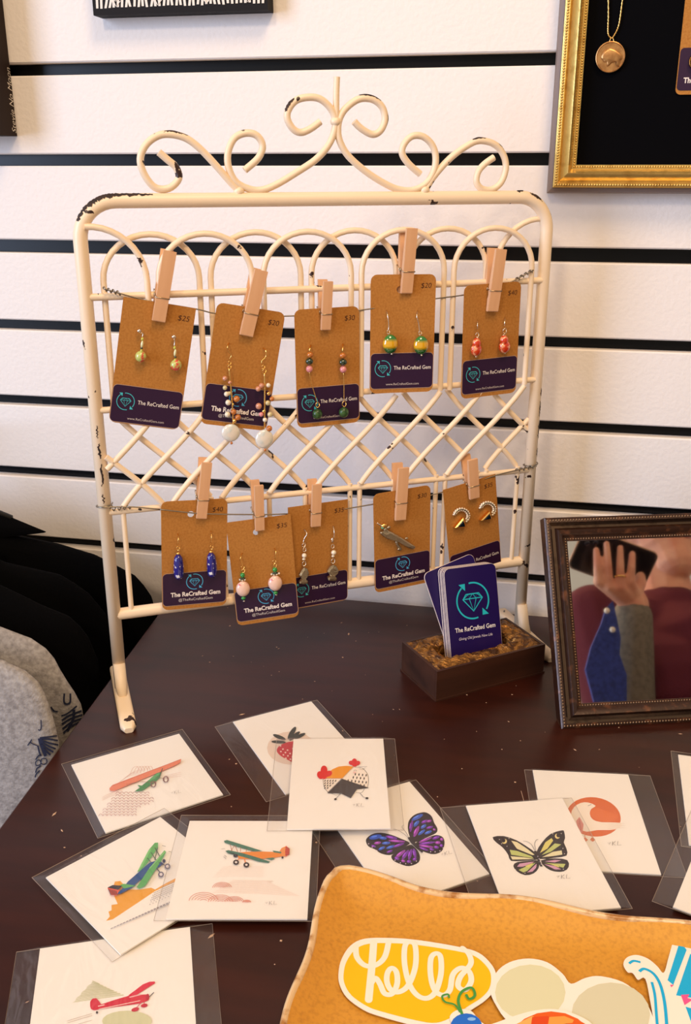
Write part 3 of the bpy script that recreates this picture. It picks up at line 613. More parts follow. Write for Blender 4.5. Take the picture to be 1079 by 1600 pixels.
# distort the bronze relief into swirls
_n = BRONZE.node_tree
for nd in _n.nodes:
    if nd.type == 'TEX_NOISE': nd.inputs['Distortion'].default_value = 3.0
for nm, a, b in (('front_panel', (0, 0, .0015), (BLg, .0025, BHt)), ('back_panel', (0, BSh-.0025, .0015), (BLg, BSh, BHt)), ('side_panel', (0, .0026, .0015), (.0025, BSh-.0026, BHt)), ('side_panel', (BLg-.0025, .0026, .0015), (BLg, BSh-.0026, BHt))):
    m = MB(); m.box(a, b); m.build(nm, DW, box)
m = MB(); m.box((-.0008, -.0008, 0), (BLg+.0008, BSh+.0008, .0015)); m.build('base_plate', DW, box)
SX0, SX1, SY0, SY1 = .020, BLg-.022, .017, .038                    # slot
m = MB(); nx, ny = 40, 22; idx = {}
for j in range(ny+1):
    for i in range(nx+1):
        x = BLg*i/nx; y = BSh*j/ny
        if SX0 < x < SX1 and SY0 < y < SY1: continue
        e = min(x, y, BLg-x, BSh-y); z = BHt-.001+.0042*min(1, e/.010)*(.6+.4*math.sin(x*340+4*math.sin(y*190))*math.cos(y*260+3*math.sin(x*120)))
        dx = max(SX0-x, 0, x-SX1); dy = max(SY0-y, 0, y-SY1)
        if dx+dy < .002: z = BHt-.002
        idx[i, j] = len(m.v); m.v.append((x, y, z))
for j in range(ny):
    for i in range(nx):
        q = [(i, j), (i+1, j), (i+1, j+1), (i, j+1)]
        if all(t in idx for t in q): m.f.append(tuple(idx[t] for t in q)); m.c.append(None)
m.build('carved_top', BRONZE, box, True)
m = MB(); x0, x1, y0, y1 = SX0-.001, SX1+.001, SY0-.001, SY1+.001
m.add([(x0, y0, BHt-.0005), (x1, y0, BHt-.0005), (x1, y1, BHt-.0005), (x0, y1, BHt-.0005), (x0, y0, .006), (x1, y0, .006), (x1, y1, .006), (x0, y1, .006)], [(0, 1, 5, 4), (1, 2, 6, 5), (2, 3, 7, 6), (3, 0, 4, 7), (4, 5, 6, 7)])
m.build('slot_lining', BRONZE, box)
NAVY = mat('card_navy', (34, 18, 82), .35, spec=.4); CEDGE = mat('card_edge', (240, 222, 212), .6)
def bcard(M, label, printed):
    root = empty('business_card', M=M); tag(root, label, 'business card', 'business cards standing in the carved box')
    prof = rrect(-.0254, -.0889, .0254, 0, .005, 5)
    m = MB(); m.prism(prof, Matrix(), 0, .0009); m.build('card_stock', CEDGE, root)
    m = MB(); m.prism(rrect(-.0252, -.0887, .0252, -.0002, .0049, 5), Matrix(), -.0001, .0001); m.build('printed_face', NAVY, root)
    d = Draw(); d.h = .0002; logo(d, 0, -.0300, .0155, (38, 190, 205), .0014)
    d.text('The ReCrafted Gem', (-.0195, -.0555), (.0200, -.0555), (250, 245, 245), .012, hs=1.15); d.text('Giving Old Jewels New Life', (-.0165, -.0625), (.0165, -.0625), (225, 215, 230), 0, .25, 1.1)
    d.build('card_print', root, XZ)
def bmat(top, az, lean, roll):
    return Matrix.Translation(top) @ Matrix.Rotation(math.radians(az), 4, 'Z') @ Matrix.Rotation(-math.radians(lean), 4, 'X') @ Matrix.Rotation(-math.radians(roll), 4, 'Y')
FM = bmat((-.0454, -.0989, .0899), 34.3, 18.6, -2.2)
bcard(FM, 'front business card of the standing stack, logo and lettering fully visible', True)
for i in range(1, 5):
    S_ = FM @ Matrix.Translation((-.0006*i+.0003*math.sin(i*3), .00135*i, .0003*i))
    bcard(S_, ('second', 'third', 'fourth', 'fifth')[i-1]+' business card counted back from the printed front of the stack', True)
_P = FM @ Vector((0, .0075, 0)); _N = (FM.to_3x3() @ Vector((0, 1, 0))).normalized()
a_, b_ = onplane((661, 896.8), _P, _N), onplane((737, 864), _P, _N); inv = FM.inverted(); la, lb_ = inv @ a_, inv @ b_
ro = math.atan2(lb_.z-la.z, lb_.x-la.x)
bcard(FM @ Matrix.Translation(((la.x+lb_.x)/2, .0075, (la.z+lb_.z)/2)) @ Matrix.Rotation(-ro, 4, 'Y'), 'tilted business card fanned out behind the stack', True)
# ================================================================== PICTURE-FRAME MIRROR
def frame_rails(root, W_, H_, prof, M_, prefix='frame_rail'):
    """four mitred mouldings round a W_ x H_ rectangle; prof = [(inset, y)] closed outline"""
    for c0, c1, dx, dz in (((0, 0), (W_, 0), 1, 0), ((W_, 0), (W_, H_), 0, 1), ((W_, H_), (0, H_), -1, 0), ((0, H_), (0, 0), 0, -1)):
        nx, nz = -dz, dx; n = len(prof); m = MB()      # inward normal
        vs = [(c0[0]+dx*i+nx*i, y, c0[1]+dz*i+nz*i) for i, y in prof]+[(c1[0]-dx*i+nx*i, y, c1[1]-dz*i+nz*i) for i, y in prof]
        m.add(vs, [tuple(range(n)), tuple(range(2*n-1, n-1, -1))]+[(k, k+n, (k+1) % n+n, (k+1) % n) for k in range(n)])
        m.build(prefix, M_, root, True, ang=.7)
def bead_run(root, W_, H_, inset, y, r, pitch, M_, name='bead_trim'):
    m = MB()
    for a, b in (((inset, inset), (W_-inset, inset)), ((W_-inset, inset), (W_-inset, H_-inset)), ((W_-inset, H_-inset), (inset, H_-inset)), ((inset, H_-inset), (inset, inset))):
        L_ = math.hypot(b[0]-a[0], b[1]-a[1]); n = int(L_/pitch)
        for i in range(n):
            t = i/n; m.ball((a[0]+(b[0]-a[0])*t, y, a[1]+(b[1]-a[1])*t), r, 6, 4)
    o = m.build(name, M_, root, True); o['kind'] = 'stuff'; return o
A0 = on_z((877.3, 1140)); A1 = on_z((1079, 1129)); maz = math.atan2(A1.y-A0.y, A1.x-A0.x); MLEAN = math.radians(29.5)
MM = Matrix.Translation(A0) @ Matrix.Rotation(maz, 4, 'Z') @ Matrix.Rotation(-MLEAN, 4, 'X'); MMI = MM.inverted(); MN = (MM.to_3x3() @ Vector((0, 1, 0))).normalized()
def on_m(px, y=0): return MMI @ onplane(px, MM @ Vector((0, y, 0)), MN)
MH = on_m((850, 809)).z; MWd = .222
mir = empty('framed_mirror', M=MM); tag(mir, 'tabletop mirror leaning back in a dark bronze beaded frame, reflecting a person', 'mirror')
MI = on_m((897, 970), .004).x
BRZ = mat('bronze_moulding', (58, 34, 22), .34, spec=.7, metal=.35, noise=(120, (120, 72, 44), .55, .75), bump=(300, .3, .0006))
STEEL = mat('bronze_cove', (96, 78, 64), .2, metal=.9, noise=(160, (62, 46, 38), .55, .8))
i_ = MI
frame_rails(mir, MWd, MH, [(0, .012), (0, .001), (.0012, 0), (i_*.22, 0), (i_*.22, .012)], BRZ, 'outer_lip')
frame_rails(mir, MWd, MH, [(i_*.22, .012), (i_*.22, .0022), (i_*.34, .0034), (i_*.46, .0028), (i_*.46, .012)], STEEL, 'cove_moulding')
frame_rails(mir, MWd, MH, [(i_*.46, .012), (i_*.46, .002), (i_*.56, -.0005), (i_*.68, .0002), (i_*.80, .0032), (i_*.84, .004), (i_*.84, .012)], BRZ, 'ridge_moulding')
frame_rails(mir, MWd, MH, [(i_*.84, .012), (i_*.84, .0045), (i_, .0048), (i_, .012)], BRZ, 'inner_lip')
BEADM = mat('bronze_bead', (150, 120, 92), .3, metal=.8)
bead_run(mir, MWd, MH, i_*.13, 0, .0009, .0024, BEADM); bead_run(mir, MWd, MH, i_*.92, .0046, .0008, .0022, BEADM)
m = MB(); m.box((i_*.9, .0062, i_*.9), (MWd-i_*.9, .0075, MH-i_*.9)); m.build('mirror_glass', mat('mirror_silvering', (235, 232, 226), .025, metal=1), mir)
m = MB(); m.box((.003, .0121, .003), (MWd-.003, .014, MH-.003)); m.build('backing_board', mat('backing_black', (22, 18, 16), .8), mir)
zt = MH*.72; foot = MMI @ Vector((0, 0, 0)); px_, pz_ = MWd/2, zt          # easel strut reaching the table behind
top = MM @ Vector((px_, .0141, pz_)); back = (MM.to_3x3() @ Vector((0, 1, 0))); g = Vector((back.x, back.y, 0)).normalized()
tip = Vector((top.x, top.y, 0))+g*.035; lt = MMI @ tip
m = MB(); m.add([(px_-.02, .0141, pz_), (px_+.02, .0141, pz_), (lt.x+.028, lt.y, lt.z), (lt.x-.028, lt.y, lt.z), (px_-.02, .0165, pz_+.001), (px_+.02, .0165, pz_+.001), (lt.x+.028, lt.y+.002, lt.z+.001), (lt.x-.028, lt.y+.002, lt.z+.001)],
               [(0, 1, 2, 3), (7, 6, 5, 4), (0, 4, 5, 1), (1, 5, 6, 2), (2, 6, 7, 3), (3, 7, 4, 0)]); m.build('easel_strut', MATS['backing_black'], mir)
# ================================================================== GOLD SHADOW-BOX FRAME
GD = .026; GP = on_y((862, 294), YW-GD); GM = Matrix.Translation((GP.x, YW-GD, GP.z))
gold = empty('gold_shadow_frame', M=GM); tag(gold, 'gold beaded picture frame with black velvet hanging on the slatwall', 'picture frame')
GW, GH = .36, .46; gi = on_y((908, 150), YW-GD+.004).x-GP.x
LEAF = mat('gold_leaf', (226, 192, 112), .3, metal=.7, noise=(140, (190, 146, 66), .5, .85), bump=(300, .2, .0005)); GSIDE = mat('frame_side', (130, 112, 104), .5)
frame_rails(gold, GW, GH, [(-.0042, GD-.0002), (-.0042, .012), (-.0030, .009), (.0002, .008), (.0002, GD-.0002)], GSIDE, 'side_edge')
frame_rails(gold, GW, GH, [(.0005, GD-.001), (.0005, .002), (.004, .001), (.0055, .004), (.0085, .0005), (.012, -.0015), (gi*.78, .003), (gi*.82, .006), (gi, .006), (gi, GD-.001)], LEAF)
bead_run(gold, GW, GH, .0026, .001, .0011, .0021, LEAF); bead_run(gold, GW, GH, gi*.92, .0058, .0010, .0020, LEAF)
m = MB(); m.box((gi*.9, .0145, gi*.9), (GW-gi*.9, .0195, GH-gi*.9)); m.build('velvet_panel', mat('black_velvet', (7, 7, 10), .95, spec=.05), gold)
VY = YW-GD+.0145
nk = empty('pendant_necklace', (on_y((953, 66), VY))); tag(nk, 'coin pendant necklace with a bison relief hanging on black velvet', 'necklace'); nl = nk.location.copy()
def V_(px, o=.002): return on_y(px, VY-o)-nl
CO = mat('aged_coin', (196, 148, 92), .34, metal=.7, noise=(160, (150, 100, 55), .4, .7))
for side in ([(949.5, -40), (950, 20), (949.5, 52), (955, 60)], [(978, -40), (972, 0), (966, 40), (956, 60)]):
    m = MB(); pts = smooth_path([V_(p) for p in side], 14); m.tube(pts, [.0005 if i % 2 else .0009 for i in range(len(pts))], 5); m.build('chain', GOLD, nk, True)
m = MB(); c = V_((955, 66)); m.tube([c+Vector((.0016*math.cos(t), 0, .0032*math.sin(t))) for t in (2*math.pi*i/14 for i in range(14))], .0005, 6, closed=True); m.build('bail', GOLD, nk, True)
cc = V_((953, 89), .003); cr = (V_((976, 89), .003)-cc).length
m = MB(); n = 40
for y, r in ((.0012, .97), (0, 1), (-.0006, 1), (-.0008, .95), (-.0003, .90)):
    m.v += [(cc.x+cr*r*math.cos(2*math.pi*k/n), cc.y+y, cc.z+cr*r*math.sin(2*math.pi*k/n)) for k in range(n)]
m.f = [tuple(range(n)), tuple(range(5*n-1, 4*n-1, -1))]+[(r*n+k, (r+1)*n+k, (r+1)*n+(k+1) % n, r*n+(k+1) % n) for r in range(4) for k in range(n)]; m.c = [None]*len(m.f)
coin = m.build('coin', CO, nk, True, ang=.6)
tb9 = (840, 0, 4.515); bis = [(445, 385), (460, 360), (480, 345), (505, 335), (540, 345), (570, 362), (595, 385), (600, 410), (585, 430), (575, 470), (560, 470), (555, 440), (520, 445), (500, 465), (485, 470), (480, 440), (462, 440), (452, 425), (440, 410)]
bp = [V_((tb9[0]+x/tb9[2], y/tb9[2]), .0033) for x, y in bis]; bp = smooth_path(bp, 3, True); n = len(bp); c0 = sum(bp, Vector())/n
m = MB(); m.add([p+Vector((0, .0004, 0)) for p in bp]+[c0+(p-c0)*.93-Vector((0, .0006, 0)) for p in bp]+[c0+(p-c0)*.72-Vector((0, .0010, 0)) for p in bp], [tuple(range(3*n-1, 2*n-1, -1))]+[(r*n+k, r*n+n+k, r*n+n+(k+1) % n, r*n+(k+1) % n) for r in range(2) for k in range(n)])
m.build('bison_relief', CO, coin, True)
# kraft card inside the frame
kc = on_y((1054, 148), VY-.001); KM = Matrix.Translation((kc.x+CW/2, VY-.0012, kc.z+CH))
kr = empty('velvet_card', M=KM); tag(kr, 'kraft jewelry card with purple label fixed to the black velvet', 'jewelry card')
m = MB(); m.prism(rrect(-CW/2, -CH, CW/2, 0, .004, 4), Matrix(), 0, .0008); m.build('card_board', KRAFT, kr)
m = MB(); m.prism(rrect(-CW/2+.0006, -CH+.003, CW/2-.0006, -CH+.034, .003, 4), Matrix(), -.0003, 0); lo = m.build('brand_label', PURPLE, kr)
d = Draw(); d.h = .00035; logo(d, -.006, -CH+.024, .0075, (80, 180, 225), .0007); d.text('The ReCrafted Gem', (-CW*.40, -CH+.0085), (CW*.40, -CH+.0085), (240, 228, 220), .03, hs=1.1); d.build('label_print', lo, XZ)
m = MB(); m.tube([(-.0135+.0045*math.cos(t), -.002+.001*math.sin(t), -CH+.024+.0055*math.sin(t)) for t in (2*math.pi*i/16 for i in range(16))], .001, 6, closed=True); rg = m.build('finger_ring', mat('dark_gold', (120, 84, 40), .25, metal=1), None, True); rg.matrix_world = KM
tag(rg, 'dark gold ring lying over the purple label on the velvet card', 'ring')
# ================================================================== CANVASES
CANV = mat('canvas_black', (26, 23, 24), .7, spec=.2)
cb = on_y((160, 29), YW); cbr = on_y((427, 19.5), YW); dep = .018
m = MB(); m.box((cb.x, YW-dep, cb.z), (cbr.x, YW, cb.z+.16)); can = m.build('wall_canvas', CANV); tag(can, 'black canvas with white grass blades hanging on the wall above the rack', 'canvas')
d = Draw(); d.h = .00015; random.seed(3); wdt = cbr.x-cb.x
for i in range(40):
    x = .004+(wdt-.008)*i/39; hgt = random.uniform(.03, .08); le = random.uniform(-.012, .012); b_ = .005+random.uniform(0, .001)
    d.poly([(x-.0009, b_), (x+.0012, b_), (x+le*.5+.0016, b_+hgt*.5), (x+le, b_+hgt), (x+le*.5-.0008, b_+hgt*.5)], (236, 228, 216))
for x, b_ in ((.022, .006), (.060, .006), (.104, .006), (.14, .006)):
    for q in range(6):
        z = b_+q*.004; d.poly([(x, z), (x-.005, z+.005), (x-.001, z+.003)], (236, 228, 216)); d.poly([(x, z), (x+.005, z+.005), (x+.001, z+.003)], (236, 228, 216))
d.build('painted_grass', can, Matrix.Translation((cb.x, YW-dep, cb.z)) @ XZ)
lc = on_y((27, 213), YW)
m = MB(); m.box((lc.x-.30, YW-.038, lc.z), (lc.x, YW, lc.z+.30)); can2 = m.build('wall_canvas', mat('canvas_umber', (40, 27, 22), .7, spec=.2)); tag(can2, 'deep brown-black canvas with a white handwritten signature along its side', 'canvas')
def side_uv(px):
    p = onplane(px, (lc.x, 0, 0), Vector((1, 0, 0))); return Vector((p.y, p.z))
d = Draw(side_uv); d.h = .0002; d.text('Stevie No Moon', (25.5, 208), (15, 106), (235, 225, 210), -.01, .35, 1.25)
d.build('signature', can2, Matrix(((0, 0, 1, lc.x), (1, 0, 0, 0), (0, 1, 0, 0), (0, 0, 0, 1))))
# ================================================================== ART PRINTS ON THE TABLE
CT = .0011                                                        # card thickness
def art_print(label, O, Q, mode, wd, ht, z, mg, tr, fn):
    """O, Q photo pixels of two corners; mode tells which edge they span; mg = sleeve margins l, r, t, b (mm)"""
    a, b = on_z(O, z+CT), on_z(Q, z+CT); d_ = (b-a); L_ = d_.length; d_.normalize()
    if mode == 'top': ex = d_; mid = (a+b)/2; ey = Vector((-ex.y, ex.x, 0)); cen = mid-ey*ht/2
    else:
        ey = -d_; ex = Vector((ey.y, -ey.x, 0)); mid = (a+b)/2
        if mode == 'left_tl': mid = a-ey*ht/2
        if mode == 'left_bl': mid = b+ey*ht/2
        cen = mid+ex*wd/2 if mode.startswith('left') else mid-ex*wd/2
    M = Matrix(((ex.x, ey.x, 0, cen.x), (ex.y, ey.y, 0, cen.y), (0, 0, 1, z), (0, 0, 0, 1)))
    root = empty('art_print', M=M); tag(root, label, 'art print', 'art prints in clear sleeves on the table'); inv = M.inverted()
    m = MB(); m.box((-wd/2, -ht/2, .0002), (wd/2, ht/2, CT)); m.build('print_card', PAPER, root)
    def uv(px): p = inv @ on_z(px, z+CT); return Vector((p.x, p.y))
    d = Draw(uv, tr); d.h = CT+.00003; fn(d)
    if d.mb.v: d.build('printed_art', root)
    l, r, t, bo = [q*.001 for q in mg]; zt_ = max(CT+.0006, d.h+.0001); zb = .00025; e = .0016; m = MB()
    xs = [(-wd/2-l-e*.5, -ht/2-bo-e*.5, wd/2+r+e*.5, ht/2+t+e*.5), (-wd/2-e*.3, -ht/2-e*.3, wd/2+e*.3, ht/2+e*.3)]
    for (x0, y0, x1, y1), zz in ((xs[0], zb), (xs[1], zt_)): m.v += [(x0, y0, zz), (x1, y0, zz), (x1, y1, zz), (x0, y1, zz)]
    m.f = [(4, 5, 6, 7)]+[(k, (k+1) % 4, (k+1) % 4+4, k+4) for k in range(4)]; m.c = [None]*5
    sl = m.build('clear_sleeve', FILM, root)
    m = MB(); x0, y0, x1, y1 = xs[0]; m.tube([(x0, y0, .0003), (x1, y0, .0003), (x1, y1, .0003), (x0, y1, .0003)], .00018, 4, closed=True); m.build('sealed_edge', mat('film_edge', (170, 150, 130), .3), sl)
    return root
INKK = (38, 30, 32)
def sign(d, x, y, s=1, col=(130, 115, 105), dx=1, dy=0):
    f = lambda a, b: (x+(a*dx-b*dy)*s, y+(a*dy+b*dx)*s)
    d.line([f(0, -4), f(4, 4), f(9, -5)], 1.6*s, col); d.line([f(18, -8), f(18, 8)], 1.8*s, col); d.line([f(30, -9), f(19, 0), f(31, 8)], 1.6*s, col); d.line([f(40, -9), f(38, 7), f(54, 6)], 1.6*s, col)
def artA(d):
    pk = (226, 184, 172)
    for k in range(6): d.line([(510+k*18, 300-k*3), (525+k*16, 268-k), (545+k*15, 258), (560+k*14, 280)], 2.4, pk, 3)
    for k in range(4): d.line([(450+8*k, 345-6*k), (500+10*k, 310-8*k), (560+10*k, 300-8*k)], 2, pk, 3)
    for k in range(3): d.line([(365, 420+10*k-2*k), (420, 395+8*k), (470, 385+8*k)], 2, pk, 3); d.line([(680, 310+9*k), (730, 300+8*k), (775, 290+10*k)], 2, pk, 3)
    for r in range(9):
        y = 398+r*15; x0 = 435-r*11+(r % 2)*10; x1 = 520+r*3 if r > 5 else 600+r*8-(r > 3)*40*(r-3)
        x = x0
        while x < x1: d.line([(x, y+4), (x+7, y-5), (x+15, y-5), (x+22, y+3)], 2.6, (200, 150, 145), 2); x += 22
    d.poly([(403, 380), (420, 362), (600, 293), (778, 227), (772, 246), (740, 263), (600, 322), (430, 393), (408, 393)], (232, 134, 100)); d.line([(412, 370), (600, 295), (775, 228)], 3, (190, 90, 60))
    d.poly([(533, 397), (562, 376), (549, 362), (572, 366), (610, 335), (650, 300), (674, 297), (666, 322), (640, 346), (575, 391)], (62, 140, 80)); d.poly([(600, 345), (650, 302), (668, 300), (640, 330)], (92, 170, 105))
    d.line([(490, 360), (560, 345), (640, 350)], 3, (160, 100, 85)); d.line([(665, 320), (680, 275)], 4, (60, 70, 60)); d.line([(640, 320), (690, 330)], 3, (120, 90, 80))
    for x, y in ((632, 358), (697, 333)): d.ring(x, y, 12, 15, 6, (130, 85, 80))
    sign(d, 725, 404, .95, (150, 135, 120), .98, -.15)
def artB(d):
    d.poly([(385, 1063), (405, 1040), (398, 1015), (414, 1008), (414, 980), (446, 975), (430, 940), (420, 890), (432, 858), (460, 855), (482, 880), (500, 900), (560, 900), (620, 890), (640, 900), (700, 865), (772, 828), (762, 852), (640, 908), (560, 962), (420, 1055)], (238, 166, 52))
    for r in range(7):
        for k in range(22):
            x = 640+k*8-r*6; y = 905-k*3.4+r*14
            if x < 770-r*8 and (r < 5 or k % 2) and x > 600-r*30+60: d.line([(x, y), (x+5, y-2)], 5, (175, 165, 165))
    for k in range(20): d.line([(410+k*16, 1112-k*7), (422+k*16, 1106-k*7)], 5+k*.5, (165, 155, 155))
    d.poly([(548, 818), (610, 700), (640, 665), (657, 664), (656, 690), (600, 772), (566, 812)], (96, 176, 96)); d.poly([(548, 818), (606, 706), (626, 690), (575, 790)], (128, 200, 120))
    for a, b in (((640, 690), (668, 740)), ((620, 715), (650, 760)), ((655, 690), (640, 755)), ((600, 745), (628, 775))): d.line([a, b], 4, (60, 80, 70))
    d.poly([(440, 934), (480, 895), (500, 868), (560, 815), (612, 770), (662, 754), (684, 775), (640, 806), (560, 862), (520, 900), (460, 932)], (28, 78, 140))
    d.poly([(610, 800), (690, 705), (699, 714), (672, 762), (590, 890), (560, 906), (545, 897)], (92, 172, 98)); d.line([(612, 800), (694, 710)], 5, (150, 210, 130)); d.poly([(545, 890), (480, 905), (460, 885), (480, 880)], (96, 176, 96))
    d.poly([(394, 902), (430, 885), (456, 910), (442, 942), (412, 938)], (226, 90, 70)); d.poly([(394, 900), (420, 887), (470, 890), (450, 912)], (45, 40, 50))
    for k in range(5): d.line([(400+k*9, 908+k*2), (412+k*8, 938)], 3.5, (50, 40, 50))
    d.line([(660, 770), (700, 788)], 5, (60, 60, 80)); d.line([(650, 800), (672, 828)], 5, (60, 60, 80))
    for x, y in ((706, 790), (672, 832)): d.ell(x, y, 15, 15, (110, 105, 125)); d.ell(x, y, 8, 8, (225, 215, 215))
    d.ell(688, 762, 8, 10, (50, 60, 90)); d.line([(678, 682), (696, 686)], 2.5, INKK); d.line([(712, 712), (728, 716)], 2.5, INKK)
def artC(d):
    pl = (240, 212, 196)
    for k in range(9): d.line([(300+8*k, 500-8*k), (420, 494-8*k), (630, 498-8*k)], 2, pl)
    for k in range(14): d.line([(300+10*k, 600-6*k), (560+10*k, 606-6*k), (860-16*k, 622-7*k)], 2, pl)
    rd = (226, 150, 130)
    for cx, cy, R_ in ((240, 660, 95), (360, 575, 62), (350, 668, 80), (440, 668, 62), (520, 670, 28)):
        for k in range(5):
            r = R_*(1-k*.19); d.ring(cx, cy, r, r*.62, 4, rd, 185+5*k, 350-4*k, n=12)
    d.poly([(372, 270), (392, 264), (450, 282), (540, 310), (622, 336), (560, 338), (440, 303), (378, 282)], (66, 122, 104))
    for a, b in (((412, 292), (425, 335)), ((440, 300), (418, 335)), ((445, 300), (462, 342)), ((520, 322), (515, 345)), ((545, 330), (560, 345)), ((480, 312), (480, 340))): d.line([a, b], 3, (190, 110, 60))
    d.poly([(448, 348), (520, 342), (620, 340), (755, 345), (758, 370), (660, 384), (560, 390), (470, 386)], (236, 140, 50))
    d.poly([(382, 336), (402, 331), (500, 352), (600, 382), (672, 406), (660, 414), (600, 406), (500, 376), (400, 352)], (60, 116, 100))
    d.poly([(728, 346), (745, 318), (778, 303), (790, 340), (780, 372), (752, 370)], (238, 150, 80)); d.poly([(774, 303), (799, 322), (796, 358), (772, 373), (768, 340)], (225, 80, 60))
    for k in range(5): d.line([(770, 315+k*12), (798, 322+k*9)], 4.5, (50, 36, 40))
    d.poly([(688, 334), (745, 343), (742, 353), (695, 346)], (70, 126, 106)); d.poly([(640, 385), (690, 380), (702, 388), (680, 396)], (70, 126, 106)); d.ell(752, 380, 7, 7, INKK)
    d.ell(448, 368, 15, 11, (40, 44, 60)); d.poly([(395, 346), (440, 352), (440, 362)], (40, 70, 66)); d.line([(470, 385), (456, 405)], 6, (236, 140, 50)); d.line([(505, 388), (514, 420)], 7, (236, 140, 50))
    for x, y in ((451, 411), (518, 428)): d.ell(x, y, 19, 17, (44, 28, 34)); d.ell(x, y, 8, 7, (235, 225, 220))
    for q in ([(355, 325), (380, 322)], [(370, 375), (386, 388)], [(375, 365), (390, 378)]): d.line(q, 2.5, (90, 80, 80))
    sign(d, 642, 676, 1.4, (150, 135, 125))
def artD(d):
    gr = (206, 204, 160)
    for k in range(24):
        t = k/23; d.line([(285+120*t+4*math.sin(k), 525-128*t), (590-150*t+6*math.sin(k*2), 482-78*t+12*t)], 3, gr)
    d.ell(610, 640, 150, 62, (214, 212, 170))
    for y in (600, 612, 640): d.line([(250, y+40), (330, y+15), (400, y-5)], 2.5, (190, 170, 150))
    d.poly([(618, 486), (660, 455), (705, 420), (745, 404), (776, 402), (780, 412), (735, 440), (655, 492)], (220, 26, 66))
    d.poly([(388, 548), (390, 522), (402, 506), (425, 502), (442, 520), (455, 540), (540, 512), (625, 487), (730, 480), (746, 500), (735, 518), (690, 535), (520, 558), (412, 576), (394, 568)], (214, 22, 58))
    d.line([(440, 570), (560, 545), (690, 518)], 5, (250, 225, 215)); d.line([(436, 552), (475, 543)], 7, (250, 215, 205)); d.line([(625, 498), (690, 482)], 9, (240, 180, 180))
    d.ell(735, 497, 10, 20, (190, 20, 50)); d.line([(745, 495), (772, 468)], 5, (70, 60, 60)); d.line([(700, 525), (668, 560)], 5, (220, 60, 90)); d.line([(715, 525), (712, 545)], 5, (220, 60, 90))
    d.ell(660, 572, 24, 12, (200, 20, 56), -15); d.ell(714, 548, 21, 11, (200, 20, 56), -10); d.ell(430, 590, 7, 8, (60, 40, 40))
def artS(d):
    d.ell(455, 300, 128, 88, (236, 214, 196)); d.poly([(378, 315), (392, 288), (430, 270), (480, 264), (530, 280), (548, 320), (520, 365), (478, 382), (440, 364), (400, 342)], (206, 44, 58), 3)
    for i in range(22): d.ell(398+(i*37) % 135, 288+(i*23) % 74, 4.5, 4, (250, 215, 205))
    for cx, cy, L_, w_, a in ((392, 244, 36, 10, 22), (388, 269, 38, 8, 3), (458, 222, 38, 12, -58), (472, 238, 36, 10, -40), (500, 238, 32, 9, -26)): d.ell(cx, cy, L_, w_, (64, 66, 62), a)
def artR(d):
    rd = (222, 36, 40)
    d.poly([(618, 465), (722, 460), (652, 538), (628, 508)], (252, 238, 222)); d.poly([(720, 463), (780, 402), (828, 404), (857, 440), (860, 480), (856, 508)], (252, 238, 222))
    d.line([(622, 465), (628, 505), (650, 535)], 2.2, INKK, 3); d.line([(790, 402), (830, 406), (857, 440), (861, 480), (856, 506)], 2.2, INKK, 3); d.line([(660, 536), (690, 548), (715, 540)], 2, INKK, 3); d.line([(795, 535), (825, 535), (840, 515)], 2, INKK, 3)
    random.seed(5)
    for r in range(4):
        for k in range(7):
            x = 735+k*19+(r % 2)*8; y = 432+r*19+k*2
            if (x-720)*.9+(y-463) > 28 and x < 850 and y < 500: d.ell(x, y, 3.2, 7, INKK, 10, 8)
    for r in range(4):
        for k in range(6):
            x = 632+k*14; y = 474+r*13
            if x+y < 1165: d.ell(x, y, 2.6, 6, INKK, 35, 8)
    d.poly([(622, 462), (645, 440), (670, 415), (705, 400), (745, 396), (782, 400), (752, 430), (722, 462)], (240, 156, 34))
    for cx, cy, rx, ry, a in ((627, 420, 18, 25, 0), (608, 445, 17, 21, -25), (650, 438, 21, 15, -25), (628, 448, 16, 18, 0), (787, 374, 14, 16, 0), (770, 381, 13, 11, 25), (804, 382, 14, 11, -20), (788, 390, 14, 11, 0)): d.ell(cx, cy, rx, ry, rd, a)
    d.line([(645, 538), (720, 464)], 2, INKK); d.poly([(645, 541), (722, 465), (864, 513), (800, 520), (768, 567), (716, 542)], (62, 56, 58)); d.line([(806, 402), (853, 400), (830, 417), (812, 412)], 2, INKK); d.line([(783, 423), (792, 418), (800, 424)], 1.8, INKK)
    d.ell(788, 432, 7, 5, (246, 200, 190)); d.line([(715, 545), (690, 568), (682, 575)], 2.4, INKK); d.line([(815, 540), (835, 562), (856, 568)], 2.4, INKK); d.ell(687, 573, 7, 5, INKK); d.ell(853, 568, 8, 5, INKK)
    sign(d, 780, 603, 1.1, (140, 125, 112), .99, .05)
